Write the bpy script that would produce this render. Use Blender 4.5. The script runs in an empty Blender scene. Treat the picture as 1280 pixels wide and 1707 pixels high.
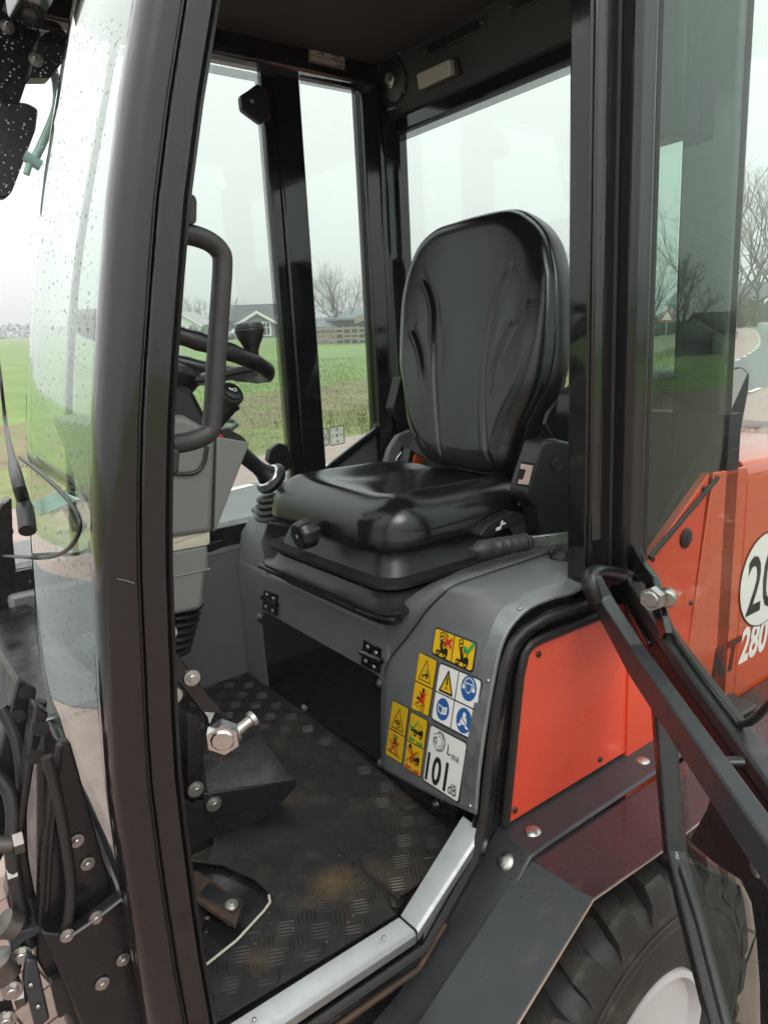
import bpy, bmesh, math, random
import numpy as np
from mathutils import Vector as V, Matrix

sc = bpy.context.scene
rad = math.radians
random.seed(7)

# ------------------------------------------------------------------ camera, sky, sun, exposure
def basis(yaw, pitch, roll):
    a, p, r = map(rad, (yaw, pitch, roll))
    fw = V((math.sin(a)*math.cos(p), math.cos(a)*math.cos(p), math.sin(p)))
    rt = V((math.cos(a), -math.sin(a), 0)); up = rt.cross(fw)
    return rt*math.cos(r)+up*math.sin(r), up*math.cos(r)-rt*math.sin(r), fw

CAM_H = 1.62
RW = basis(36.6, -14.7, -2.0)          # camera axes in the world
RM = basis(36.6, -13.0, -3.0)          # the same axes seen from the (slightly tilted) machine
FPX = 1210.0
rotW = Matrix((RW[0], RW[1], RW[2])).transposed()
rotM = Matrix((RM[0], RM[1], RM[2])).transposed()
M3 = rotW @ rotM.transposed()          # machine axes -> world axes
CM = V((0, 0, .95))                    # the camera's place in machine coordinates (cab floor z = 0)
CW = V((0, 0, CAM_H))

cd = bpy.data.cameras.new('camera'); cam = bpy.data.objects.new('camera', cd); sc.collection.objects.link(cam)
cam.matrix_world = Matrix.Translation(CW) @ Matrix((RW[0], RW[1], -RW[2])).transposed().to_4x4()
cd.sensor_fit = 'HORIZONTAL'; cd.sensor_width = 36; cd.lens = FPX/1280*36
cd.clip_start = .02; cd.clip_end = 3000
cd.dof.use_dof = False
sc.camera = cam

w = bpy.data.worlds.new('World'); sc.world = w; w.use_nodes = True
nt = w.node_tree; nt.nodes.clear()
out = nt.nodes.new('ShaderNodeOutputWorld'); bg = nt.nodes.new('ShaderNodeBackground')
sky = nt.nodes.new('ShaderNodeTexSky'); sky.sky_type = 'NISHITA'; sky.sun_disc = False
SUN_EL, SUN_ROT = 52, 200
sky.sun_elevation = rad(SUN_EL); sky.sun_rotation = rad(SUN_ROT); sky.air_density = 1; sky.dust_density = 4; sky.ozone_density = 1
hs = nt.nodes.new('ShaderNodeHueSaturation'); hs.inputs['Saturation'].default_value = .12
mixc = nt.nodes.new('ShaderNodeMix'); mixc.data_type = 'RGBA'; mixc.inputs[0].default_value = .86
# an overcast dome: brighter overhead than near the horizon, the same all round
wt = nt.nodes.new('ShaderNodeTexCoord'); sx = nt.nodes.new('ShaderNodeSeparateXYZ'); mr = nt.nodes.new('ShaderNodeMapRange'); vs_ = nt.nodes.new('ShaderNodeVectorMath'); vs_.operation = 'SCALE'
mr.inputs[1].default_value = 0; mr.inputs[2].default_value = 1; mr.inputs[3].default_value = 1.0; mr.inputs[4].default_value = 2.3
vs_.inputs[0].default_value = (4.9, 5.0, 4.88)
nt.links.new(wt.outputs['Generated'], sx.inputs[0]); nt.links.new(sx.outputs[2], mr.inputs[0]); nt.links.new(mr.outputs[0], vs_.inputs['Scale']); nt.links.new(vs_.outputs[0], mixc.inputs[7])
nt.links.new(sky.outputs[0], hs.inputs['Color']); nt.links.new(hs.outputs[0], mixc.inputs[6])
nt.links.new(mixc.outputs[2], bg.inputs[0]); bg.inputs[1].default_value = .13
nt.links.new(bg.outputs[0], out.inputs[0])

sd = bpy.data.lights.new('sun', 'SUN'); sd.energy = .8; sd.angle = rad(25); sd.color = (1, .97, .92)
sun = bpy.data.objects.new('sun', sd); sc.collection.objects.link(sun)
# sun behind and to the left of the camera; direction towards the sun
_az = rad(SUN_ROT)
sdir = V((math.sin(_az)*math.cos(rad(SUN_EL)), math.cos(_az)*math.cos(rad(SUN_EL)), math.sin(rad(SUN_EL))))
sun.rotation_euler = sdir.to_track_quat('Z', 'Y').to_euler()

sc.view_settings.view_transform = 'Standard'; sc.view_settings.look = 'None'
sc.view_settings.exposure = .72; sc.view_settings.gamma = 1; sc.view_settings.use_curve_mapping = False
try:
    sc.cycles.max_bounces = 12; sc.cycles.transparent_max_bounces = 24; sc.cycles.transmission_bounces = 6
    sc.cycles.diffuse_bounces = 4; sc.cycles.glossy_bounces = 5; sc.cycles.use_denoising = True
    sc.cycles.caustics_reflective = False; sc.cycles.caustics_refractive = False
except Exception: pass

# ------------------------------------------------------------------ places: from a photo point to the plane a thing really lies in
def ray(px, py):
    v = V(((px-640)/FPX, -(py-853.5)/FPX, 1)); return rotM @ v
def U(px, py, ax, val):
    r = ray(px, py); return CM + r*((val-CM[ax])/r[ax])
def UPL(px, py, p0, n):
    r = ray(px, py); return CM + r*((p0-CM).dot(n)/r.dot(n))
def G(px, py):                                        # a point on the level ground, in the world
    r = rotW @ V(((px-640)/FPX, -(py-853.5)/FPX, 1)); return CW + r*(-CAM_H/r.z)
def GD(px, dist):                                     # ground point in the direction of column px at a distance
    r = rotW @ V(((px-640)/FPX, -(536-853.5)/FPX, 1)); r.z = 0; r.normalize(); return V((r.x*dist, r.y*dist, 0))

# ------------------------------------------------------------------ materials
MATS = {}
def mat(name, col, rough=.5, metal=0., spec=.5, coat=0., var=None, dust=None, bump=None, rvar=None, streak=None, emit=None):
    """col base colour; var=(scale, amount) brightness noise; dust=(scale, lo, hi, colour) patches; bump=(scale, strength[, distance]); rvar=(scale, amount) roughness noise"""
    m = bpy.data.materials.new(name); m.use_nodes = True; t = m.node_tree
    b = t.nodes['Principled BSDF']; L = t.links.new
    b.inputs['Roughness'].default_value = rough; b.inputs['Metallic'].default_value = metal
    b.inputs['Specular IOR Level'].default_value = spec; b.inputs['Coat Weight'].default_value = coat
    b.inputs['Coat Roughness'].default_value = .06
    c4 = (*col, 1); b.inputs['Base Color'].default_value = c4
    tc = t.nodes.new('ShaderNodeTexCoord').outputs['Object']
    def noise(s, d=4, r=.55, stretch=None):
        n = t.nodes.new('ShaderNodeTexNoise'); n.inputs['Scale'].default_value = s; n.inputs['Detail'].default_value = d; n.inputs['Roughness'].default_value = r
        if stretch:
            mp = t.nodes.new('ShaderNodeMapping'); mp.inputs['Scale'].default_value = stretch; L(tc, mp.inputs[0]); L(mp.outputs[0], n.inputs[0])
        else: L(tc, n.inputs[0])
        return n.outputs['Fac']
    def rng(f, a, bb, c, d):
        r = t.nodes.new('ShaderNodeMapRange'); r.inputs[1].default_value = a; r.inputs[2].default_value = bb; r.inputs[3].default_value = c; r.inputs[4].default_value = d
        L(f, r.inputs[0]); return r.outputs[0]
    cur = None
    if var:
        f = rng(noise(var[0]), .3, .7, 1-var[1], 1+var[1])
        mx = t.nodes.new('ShaderNodeVectorMath'); mx.operation = 'SCALE'; mx.inputs[0].default_value = col; L(f, mx.inputs['Scale']); cur = mx.outputs[0]
    for dd in ([dust] if dust else []) + ([streak] if streak else []):
        f = rng(noise(dd[0], 6, .65, dd[4] if len(dd) > 4 else None), dd[1], dd[2], 0, 1)
        mx = t.nodes.new('ShaderNodeMix'); mx.data_type = 'RGBA'; L(f, mx.inputs[0])
        if cur: L(cur, mx.inputs[6])
        else: mx.inputs[6].default_value = c4
        mx.inputs[7].default_value = (*dd[3], 1); cur = mx.outputs[2]
    if cur: L(cur, b.inputs['Base Color'])
    if rvar: L(rng(noise(rvar[0], 5, .6, rvar[2] if len(rvar) > 2 else None), .3, .7, max(.02, rough-rvar[1]), min(1, rough+rvar[1])), b.inputs['Roughness'])
    if bump:
        bstr = bump[3] if len(bump) > 3 else None
        bn = t.nodes.new('ShaderNodeBump'); bn.inputs['Strength'].default_value = bump[1]; bn.inputs['Distance'].default_value = bump[2] if len(bump) > 2 else .002
        L(noise(bump[0], 3, .55, bstr), bn.inputs['Height']); L(bn.outputs[0], b.inputs['Normal'])
    if emit: b.inputs['Emission Color'].default_value = (*emit, 1); b.inputs['Emission Strength'].default_value = 1
    MATS[name] = m; return m

def glass(name, tint, boost=1.0, f0=.043):
    """a thin pane: light passes straight through, tinted; both faces reflect by their angle"""
    m = bpy.data.materials.new(name); m.use_nodes = True; t = m.node_tree; t.nodes.clear(); L = t.links.new
    o = t.nodes.new('ShaderNodeOutputMaterial'); tr = t.nodes.new('ShaderNodeBsdfTransparent'); gl = t.nodes.new('ShaderNodeBsdfGlossy'); mx = t.nodes.new('ShaderNodeMixShader')
    tr.inputs[0].default_value = (*tint, 1); gl.inputs['Roughness'].default_value = 0.0; gl.inputs[0].default_value = (.97, 1, .98, 1)
    g = t.nodes.new('ShaderNodeNewGeometry'); dp = t.nodes.new('ShaderNodeVectorMath'); dp.operation = 'DOT_PRODUCT'
    L(g.outputs['Incoming'], dp.inputs[0]); L(g.outputs['Normal'], dp.inputs[1])
    def mth(op, a, bb=None, clamp=False):
        n = t.nodes.new('ShaderNodeMath'); n.operation = op; n.use_clamp = clamp
        for i, x in enumerate((a, bb)):
            if x is None: continue
            if isinstance(x, (int, float)): n.inputs[i].default_value = x
            else: L(x, n.inputs[i])
        return n.outputs[0]
    c = mth('ABSOLUTE', dp.outputs['Value']); q = mth('POWER', mth('SUBTRACT', 1, c, True), 5)
    f = mth('MULTIPLY', mth('ADD', mth('MULTIPLY', q, 1-f0), f0), boost, True)
    L(f, mx.inputs[0]); L(tr.outputs[0], mx.inputs[1]); L(gl.outputs[0], mx.inputs[2]); L(mx.outputs[0], o.inputs[0])
    MATS[name] = m; return m

BLACK = mat('black_gloss_paint', (.007, .007, .008), .09, spec=.5, coat=.4, rvar=(14, .06, (6, 6, .6)), dust=(9, .7, .95, (.03, .027, .025)), bump=(26, .03, .001))
PILLAR = mat('black_pillar_paint', (.010, .008, .009), .10, spec=.42, coat=.45, rvar=(3, .07, (30, 30, .8)), dust=(26, .66, .95, (.024, .02, .02), (4, 4, .5)), bump=(2.2, .4, .004, (22, 22, .7)))
FRAMEM = mat('black_satin_paint', (.010, .009, .010), .28, rvar=(20, .12), dust=(14, .58, .85, (.06, .05, .045)), bump=(80, .06))
PURPLE = mat('dark_step_paint', (.035, .024, .029), .22, coat=.25, rvar=(25, .1), dust=(18, .6, .9, (.09, .065, .06)), bump=(120, .06))
SLATE = mat('slate_step_paint', (.03, .032, .036), .38, rvar=(25, .12), dust=(16, .58, .85, (.075, .07, .066)), bump=(120, .07))
GREY = mat('grey_moulded_plastic', (.135, .138, .143), .42, var=(6, .1), dust=(10, .62, .95, (.17, .155, .14)), bump=(420, .1, .0012), rvar=(30, .06))
LGREY = mat('light_grey_plastic', (.17, .17, .165), .48, var=(5, .05), dust=(8, .66, .95, (.17, .155, .13)), bump=(500, .06, .001))
DGREY = mat('dark_plastic', (.016, .016, .0165), .38, var=(20, .15), dust=(24, .6, .9, (.07, .062, .055)), bump=(300, .1, .001))
BPLAS = mat('black_plastic', (.012, .012, .013), .33, var=(20, .2), bump=(350, .08, .001), dust=(30, .68, .95, (.05, .045, .04)))
FOAM = mat('black_textured_rubber', (.03, .028, .028), .5, bump=(600, .25, .001), var=(40, .2))
LEATH = mat('black_vinyl', (.0075, .0075, .0075), .18, spec=.48, bump=(230, .34, .0011), rvar=(9, .06), var=(8, .2))
RUBBER = mat('rubber_seal', (.014, .013, .013), .42, bump=(120, .1), dust=(20, .6, .9, (.05, .042, .036)))
MATM = mat('ribbed_rubber', (.015, .0145, .0145), .55, spec=.3, dust=(5, .53, .78, (.062, .047, .032)), streak=(24, .54, .8, (.05, .044, .039)), bump=(120, .3, .0015), rvar=(7, .26))
def spot(m, c, r, col, ns=40):
    """dried dirt round one place on a surface: a stain of its own shape"""
    t = m.node_tree; b = t.nodes['Principled BSDF']; L = t.links.new; tc = t.nodes.new('ShaderNodeTexCoord')
    d = t.nodes.new('ShaderNodeVectorMath'); d.operation = 'DISTANCE'; d.inputs[1].default_value = c; L(tc.outputs['Object'], d.inputs[0])
    n = t.nodes.new('ShaderNodeTexNoise'); n.inputs['Scale'].default_value = ns; n.inputs['Detail'].default_value = 6; n.inputs['Roughness'].default_value = .7; L(tc.outputs['Object'], n.inputs[0])
    a = t.nodes.new('ShaderNodeMath'); a.operation = 'MULTIPLY_ADD'; a.inputs[1].default_value = -1/r; a.inputs[2].default_value = .55; L(d.outputs['Value'], a.inputs[0])
    e = t.nodes.new('ShaderNodeMath'); e.operation = 'ADD'; L(a.outputs[0], e.inputs[0]); L(n.outputs['Fac'], e.inputs[1])
    g = t.nodes.new('ShaderNodeMapRange'); g.inputs[1].default_value = .5; g.inputs[2].default_value = .95; L(e.outputs[0], g.inputs[0])
    mx = t.nodes.new('ShaderNodeMix'); mx.data_type = 'RGBA'; L(g.outputs[0], mx.inputs[0]); mx.inputs[7].default_value = (*col, 1)
    if b.inputs['Base Color'].is_linked: L(b.inputs['Base Color'].links[0].from_socket, mx.inputs[6])
    else: mx.inputs[6].default_value = b.inputs['Base Color'].default_value
    L(mx.outputs[2], b.inputs['Base Color'])
TYREM = mat('tyre_rubber', (.017, .016, .0155), .55, dust=(16, .52, .8, (.085, .072, .055)), bump=(70, .4, .002))
ALU = mat('aluminium', (.33, .34, .34), .48, metal=.85, rvar=(40, .1, (1, 1, 1)), bump=(200, .06, .001), var=(30, .06))
STEEL = mat('zinc_steel', (.44, .43, .41), .34, metal=1, rvar=(60, .14), bump=(150, .1, .001), dust=(40, .52, .85, (.2, .16, .12)))
CHROME = mat('bright_steel', (.7, .69, .68), .27, metal=1, rvar=(50, .08), bump=(80, .06, .001))
RED = mat('red_panel_paint', (.68, .07, .033), .26, coat=.25, var=(4, .05), dust=(11, .64, .95, (.5, .09, .06), (2, 2, 9)), bump=(30, .03), rvar=(12, .06))
HOODM = mat('red_hood_paint', (.56, .075, .02), .14, coat=1.0, var=(3, .04))
REDD = mat('red_side_paint', (.6, .065, .026), .3, coat=.3, var=(3, .04))
HEAD = mat('headliner', (.026, .022, .021), .8, bump=(240, .2), var=(3, .12))
TRIMD = mat('dark_trim', (.018, .019, .022), .5, bump=(300, .15, .001))
LENS = mat('lamp_lens', (.55, .52, .5), .25, coat=.4)
TAPE = mat('cream_tape', (.5, .46, .38), .55, bump=(60, .3), var=(12, .08))
RUST = mat('rusty_steel', (.07, .036, .02), .75, dust=(40, .4, .62, (.018, .014, .012)), bump=(80, .5))
ORANGE = mat('orange_release_button', (.75, .11, .02), .35)
PINK = mat('pale_pink_label', (.72, .5, .48), .45)
WHITE = mat('white_print', (.8, .78, .76), .45)
YEL = mat('yellow_print', (.78, .47, .012), .36, var=(12, .04))
INK = mat('black_print', (.012, .012, .012), .4)
BLUE = mat('blue_print', (.02, .105, .34), .4)
REDP = mat('red_print', (.65, .03, .02), .4)
GREEN = mat('green_print', (.02, .35, .09), .4)
GREYP = mat('grey_print', (.25, .25, .25), .4)
RTDARK = mat('dark_grey_lettering', (.016, .012, .012), .4)
TEALP = mat('pale_green_tint', (.3, .48, .42), .4)  # pale green; on the mirror arm it paints in the windscreen's tint
GLASS = glass('tinted_glass', (.875, .915, .893))
WSG = glass('windscreen_glass', (.93, .965, .945), 1.25)
DOORG = glass('door_glass', (.91, .955, .93), .62)
WSG2 = glass('windscreen_glass_far', (.96, .975, .965), .2)
QUARG = glass('quarter_glass', (.85, .94, .895), 1.25, .05)
DROP = glass('water', (.55, .57, .56), 1.0, .1)
FRIT = bpy.data.materials.new('ceramic_dots'); FRIT.use_nodes = True; _t = FRIT.node_tree; _t.nodes.clear(); _o = _t.nodes.new('ShaderNodeOutputMaterial'); _m = _t.nodes.new('ShaderNodeMixShader'); _a = _t.nodes.new('ShaderNodeBsdfTransparent'); _b = _t.nodes.new('ShaderNodeBsdfDiffuse'); _b.inputs[0].default_value = (.01, .01, .01, 1); _c = _t.nodes.new('ShaderNodeTexChecker'); _c.inputs['Scale'].default_value = 420; _k = _t.nodes.new('ShaderNodeTexCoord')
_t.links.new(_k.outputs['Object'], _c.inputs[0]); _t.links.new(_c.outputs['Fac'], _m.inputs[0]); _t.links.new(_a.outputs[0], _m.inputs[1]); _t.links.new(_b.outputs[0], _m.inputs[2]); _t.links.new(_m.outputs[0], _o.inputs[0])
RIM = mat('grey_wheel_paint', (.42, .41, .41), .4, dust=(14, .6, .9, (.3, .27, .24)))

# ------------------------------------------------------------------ mesh helpers
class MB:
    def __init__(s): s.v = []; s.f = []; s.mi = []; s.mats = []
    def m(s, mt):
        if mt not in s.mats: s.mats.append(mt)
        return s.mats.index(mt)
    def add(s, vs, fs, mt):
        o = len(s.v); k = s.m(mt); s.v += [tuple(x) for x in vs]
        for f in fs: s.f.append([i+o for i in f]); s.mi.append(k)
        return s
    def box(s, a, b, mt):
        x0, y0, z0 = a; x1, y1, z1 = b
        return s.add([(x0,y0,z0),(x1,y0,z0),(x1,y1,z0),(x0,y1,z0),(x0,y0,z1),(x1,y0,z1),(x1,y1,z1),(x0,y1,z1)],
                     [(0,3,2,1),(4,5,6,7),(0,1,5,4),(1,2,6,5),(2,3,7,6),(3,0,4,7)], mt)
    def prism(s, poly, vec, mt, mt2=None):
        poly = [V(p) for p in poly]; vec = V(vec); n = len(poly)
        s.add(poly+[p+vec for p in poly], [tuple(range(n))[::-1], tuple(range(n, 2*n))]+[(i,(i+1)%n,n+(i+1)%n,n+i) for i in range(n)], mt)
        return s
    def tube(s, path, r, mt, seg=10, closed=False, caps=True, sx=1, sy=1, up=None):
        path = [V(p) for p in path]; n = len(path); rr = r if isinstance(r, (list, tuple)) else [r]*n
        vs = []; pu = None
        for i, p in enumerate(path):
            if closed: d = (path[(i+1)%n]-path[i-1]).normalized()
            else: d = (path[min(i+1, n-1)]-path[max(i-1, 0)]).normalized()
            if up is not None: a = V(up)-d*d.dot(V(up)); a.normalize()
            elif pu is None: a = d.orthogonal().normalized()
            else: a = (pu-d*d.dot(pu)).normalized()
            pu = a; b = d.cross(a)
            vs += [p+(a*math.cos(2*math.pi*k/seg)*sx+b*math.sin(2*math.pi*k/seg)*sy)*rr[i] for k in range(seg)]
        fs = [(i*seg+k, i*seg+(k+1)%seg, ((i+1)%n)*seg+(k+1)%seg, ((i+1)%n)*seg+k) for i in range(n if closed else n-1) for k in range(seg)]
        if not closed and caps: fs += [tuple(range(seg))[::-1], tuple(range((n-1)*seg, n*seg))]
        return s.add(vs, fs, mt)
    def bar(s, path, a, wa, wb, mt, closed=False):
        """rectangular section swept along a path; a = direction of width wa, the other side is wb"""
        path = [V(p) for p in path]; n = len(path); vs = []
        for i, p in enumerate(path):
            if closed: d = (path[(i+1)%n]-path[i-1]).normalized()
            else: d = (path[min(i+1, n-1)]-path[max(i-1, 0)]).normalized()
            aa = V(a); aa = (aa-d*d.dot(aa)).normalized(); b = d.cross(aa)
            if 0 < i < n-1 or closed:
                d1 = (path[i]-path[i-1]).normalized(); k = 1/max(.5, abs(d1.dot(d)))
            else: k = 1
            vs += [p+aa*wa/2*x+b*wb/2*y*k for x, y in ((-1,-1),(1,-1),(1,1),(-1,1))]
        fs = [(i*4+k, i*4+(k+1)%4, ((i+1)%n)*4+(k+1)%4, ((i+1)%n)*4+k) for i in range(n if closed else n-1) for k in range(4)]
        if not closed: fs += [(3,2,1,0), tuple(range(4*n-4, 4*n))]
        return s.add(vs, fs, mt)
    def sweep(s, rings, mt, caps=True, closed=True):
        n = len(rings); k = len(rings[0]); vs = [p for r in rings for p in r]
        fs = [(i*k+j, i*k+(j+1)%k, (i+1)*k+(j+1)%k, (i+1)*k+j) for i in range(n-1) for j in range(k if closed else k-1)]
        if caps and closed: fs += [tuple(range(k))[::-1], tuple(range((n-1)*k, n*k))]
        return s.add(vs, fs, mt)
    def lathe(s, prof, o, ax, mt, seg=24, caps=True):
        o = V(o); ax = V(ax).normalized(); a = ax.orthogonal().normalized(); b = ax.cross(a)
        rings = [[o+ax*h+(a*math.cos(2*math.pi*k/seg)+b*math.sin(2*math.pi*k/seg))*max(r, 1e-4) for k in range(seg)] for r, h in prof]
        return s.sweep(rings, mt, caps)
    def mesh(s, name, sharp=32):
        me = bpy.data.meshes.new(name); me.from_pydata(s.v, [], s.f)
        for mt in s.mats: me.materials.append(mt)
        me.polygons.foreach_set('material_index', s.mi)
        bm = bmesh.new(); bm.from_mesh(me); bmesh.ops.remove_doubles(bm, verts=bm.verts, dist=1e-6); bmesh.ops.recalc_face_normals(bm, faces=bm.faces); bm.to_mesh(me); bm.free()
        if len(me.polygons):
            me.polygons.foreach_set('use_smooth', [True]*len(me.polygons))
            me.set_sharp_from_angle(angle=rad(sharp))
        me.update(); return me
    def build(s, name, parent=None, bevel=0, sharp=32, seg=2, loc=None):
        o = link(bpy.data.objects.new(name, s.mesh(name, sharp)), parent)
        if bevel:
            bv = o.modifiers.new('bevel', 'BEVEL'); bv.width = bevel; bv.segments = seg; bv.limit_method = 'ANGLE'; bv.angle_limit = rad(35); bv.harden_normals = False
        return o

def link(o, parent=None):
    sc.collection.objects.link(o)
    if parent is not None:
        o.parent = parent
        if parent.name in TOPS: o.location = -TOPS[parent.name]
    return o
TOPS = {}
def tag(o, label, cat=None, group=None, kind=None):
    if label: o['label'] = label
    if cat: o['category'] = cat
    if group: o['group'] = group
    if kind: o['kind'] = kind
    return o
def machine_empty(name, base, label, cat):
    """an Empty at the thing's base; its parts are drawn in machine coordinates"""
    o = bpy.data.objects.new(name, None); sc.collection.objects.link(o); o.empty_display_size = .3
    base = V(base); o.matrix_world = Matrix.Translation(CW+M3 @ (base-CM)) @ M3.to_4x4()
    TOPS[o.name] = base; return tag(o, label, cat)
def ground_empty(name, at, label, cat, group=None, rz=0):
    o = bpy.data.objects.new(name, None); sc.collection.objects.link(o); o.location = at; o.rotation_euler = (0, 0, rz)
    return tag(o, label, cat, group)
def frame_at(p, z, x=None):
    z = V(z).normalized(); x = V(x) if x is not None else z.orthogonal(); x = (x-z*z.dot(x)).normalized(); y = z.cross(x)
    return Matrix.Translation(V(p)) @ Matrix((x, y, z)).transposed().to_4x4()
def piece(name, me, parent, mtx):
    """one more instance of a shared mesh, as an object of its own"""
    o = bpy.data.objects.new(name, me); sc.collection.objects.link(o); o.parent = parent
    off = TOPS.get(parent.name); o.matrix_local = (Matrix.Translation(-off) @ mtx) if off is not None else mtx
    return o
def lerp(a, b, t): return a+(b-a)*t
def spline(pts, n):
    """smooth resampling (Catmull-Rom)"""
    pts = [V(p) for p in pts]; o = []; k = len(pts)-1
    for i in range(n):
        t = i/(n-1)*k; j = min(int(t), k-1); u = t-j
        p0, p1, p2, p3 = pts[max(j-1, 0)], pts[j], pts[j+1], pts[min(j+2, k)]
        o.append(.5*((2*p1)+(p2-p0)*u+(2*p0-5*p1+4*p2-p3)*u*u+(3*p1-p0-3*p2+p3)*u**3))
    return o
def round_poly(pts, r, n=4):
    """rounded corners on a planar polygon"""
    pts = [V(p) for p in pts]; o = []; k = len(pts)
    for i in range(k):
        a, b, c = pts[i-1], pts[i], pts[(i+1)%k]; q = min(r, (a-b).length*.45, (c-b).length*.45)
        s, e = b+(a-b).normalized()*q, b+(c-b).normalized()*q
        for j in range(n+1):
            t = j/n; o.append(s*(1-t)**2+b*2*t*(1-t)+e*t*t)
    return o

# shared small hardware
def hex_bolt_mesh(name, r, mt, washer=True):
    b = MB()
    if washer: b.lathe([(r*1.5, 0), (r*1.5, r*.22), (r*.9, r*.25)], (0,0,0), (0,0,1), mt, 14)
    b.prism([(r*math.cos(k*math.pi/3), r*math.sin(k*math.pi/3), r*.2) for k in range(6)], (0, 0, r*.75), mt)
    b.lathe([(r*.72, r*.95), (r*.6, r*1.05)], (0,0,0), (0,0,1), mt, 10)
    return b.mesh(name, 28)
def screw_mesh(name, r, mt):
    b = MB(); b.lathe([(r, 0), (r*.95, r*.35), (r*.6, r*.6), (r*.25, r*.62), (r*.22, r*.35)], (0,0,0), (0,0,1), mt, 12); return b.mesh(name, 50)

# ------------------------------------------------------------------ setting: ground, road, pavement
GRASS = mat('field_grass', (.14, .22, .052), .8, var=(.35, .22), dust=(.8, .5, .8, (.2, .235, .08)), bump=(9, .5, .05))
DIRT = mat('bare_soil', (.19, .15, .095), .9, var=(1.2, .3), dust=(1.6, .45, .62, (.17, .2, .07)), bump=(8, .6, .06))
VERGE = mat('verge_grass', (.17, .2, .07), .85, var=(1.5, .3), dust=(3, .5, .7, (.24, .21, .11)), bump=(14, .7, .05))
ASPH = mat('asphalt', (.15, .157, .16), .55, var=(3, .08), bump=(220, .3, .004), dust=(.7, .5, .8, (.14, .14, .138)))
PINKL = mat('pink_lane_surface', (.34, .265, .24), .7, var=(5, .12), bump=(200, .3, .004), dust=(40, .62, .75, (.16, .12, .11)))
PAVE = mat('clay_paving', (.23, .165, .14), .75, var=(9, .2), bump=(60, .3, .004), dust=(25, .5, .75, (.15, .12, .1)))
BRK = mat('clay_brick', (.25, .175, .145), .75, var=(5, .25), bump=(130, .35, .004), dust=(18, .56, .8, (.14, .12, .10)))
WLINE = mat('white_road_paint', (.72, .72, .7), .6, dust=(20, .6, .8, (.4, .4, .39)))

def flat(name, poly, mt, z=0, kind='structure', parent=None):
    b = MB(); b.add([(p[0], p[1], z) for p in poly], [tuple(range(len(poly)))], mt)
    return tag(b.build(name, parent), None, kind=kind)
field = flat('field', [(-900,-900),(900,-900),(900,900),(-900,900)], GRASS, -.03)

LA = [V(p) for p in ((-90,-17.4,0),(-45,-5.7,0),(-15,2.1,0),(3.32,6.9,0),(12,9.15,0),(21.5,11.7,0),(29,14.6,0),(37,18.3,0),(50,24.9,0),(63,31.9,0),(80,42,0),(96,52,0),(125,74,0),(160,108,0))]
LAs = spline(LA, 120)
def offset(off):
    o = []
    for i, p in enumerate(LAs):
        d = (LAs[min(i+1, 119)]-LAs[max(i-1, 0)]).normalized(); o.append(p+V((-d.y, d.x, 0))*off)
    return o
def strip(name, o0, o1, mt, z, **k):
    a, b_ = offset(o0), offset(o1); b = MB(); b.add([(p.x, p.y, z) for p in a+b_], [(i, i+1, 120+i+1, 120+i) for i in range(119)], mt)
    return tag(b.build(name), None, kind='structure')
strip('soil_strip', 3.1, 8.2, DIRT, -.022)
strip('grass_verge', 1.15, 3.4, VERGE, -.014)
strip('far_cycle_lane', -.06, 1.2, PINKL, -.004)
road = strip('road', -2.5, -.02, ASPH, .004)
strip('near_cycle_lane', -3.75, -2.45, PINKL, -.002)
pavement = strip('brick_pavement', -22, -3.7, PAVE, -.012)
# white dashes
db = MB(); db.add([(-.45,-.05,.008),(.45,-.05,.008),(.45,.05,.008),(-.45,.05,.008)], [(0,1,2,3)], WLINE); dme = db.mesh('lane_dash')
for off in (-.07, -2.43):
    P = offset(off); acc = 0; nxt = 0
    for i in range(119):
        seg = P[i+1]-P[i]; L_ = seg.length
        while nxt < acc+L_:
            p = P[i]+seg*((nxt-acc)/L_)
            if (2.2 if off > -1 else 5) < p.x < 62: piece('lane_dash', dme, road, Matrix.Translation(p) @ Matrix.Rotation(math.atan2(seg.y, seg.x), 4, 'Z'))
            nxt += 2.0
        acc += L_
# clay bricks where the photo shows them one by one
bb = MB(); bb.box((-.098,-.046,0), (.098,.046,.055), BRK); bme = bb.mesh('brick')
random.seed(3)
ang = math.atan2(.26, 1); R3 = Matrix.Rotation(-ang, 3, 'Z'); R4 = Matrix.Rotation(ang, 4, 'Z'); zones = []
for (px0, px1, py0, py1) in ((55, 190, 1180, 1330), (-15, 35, 1620, 1725), (1240, 1300, 1600, 1725)):
    Q = [R3 @ G(x, y) for x in (px0, px1) for y in (py0, py1)]
    zones.append((min(q.x for q in Q)-.1, max(q.x for q in Q)+.15, min(q.y for q in Q)-.05, max(q.y for q in Q)+.1))
ylim = (R3 @ V((3.32, 6.9, 0))).y-3.76; nb = 0; bst = MB()
box_v = [(x_*.098, y_*.046, z_) for z_ in (0, .055) for x_, y_ in ((-1,-1),(1,-1),(1,1),(-1,1))]; box_f = [(4,5,6,7),(0,1,5,4),(1,2,6,5),(2,3,7,6),(3,0,4,7)]
for r in range(-30, int(ylim/.099)+1):
    y = r*.099
    if y > ylim: continue
    for c_ in range(-22, 42):
        x = c_*.203+(.1 if r % 2 else 0)
        m_ = R4 @ Matrix.Translation((x, y, -.048+random.uniform(0, .005))) @ Matrix.Rotation(random.uniform(-.02, .02), 4, 'Z') @ Matrix.Rotation(random.uniform(-.02, .02), 4, 'X')
        if nb < 290 and any(z_[0] < x < z_[1] and z_[2] < y < z_[3] for z_ in zones): piece('brick', bme, pavement, m_); nb += 1
        else: bst.add([m_ @ V(v) for v in box_v], box_f, BRK)
tag(bst.build('paving_bricks', pavement, sharp=20), None, kind='stuff')

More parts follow.
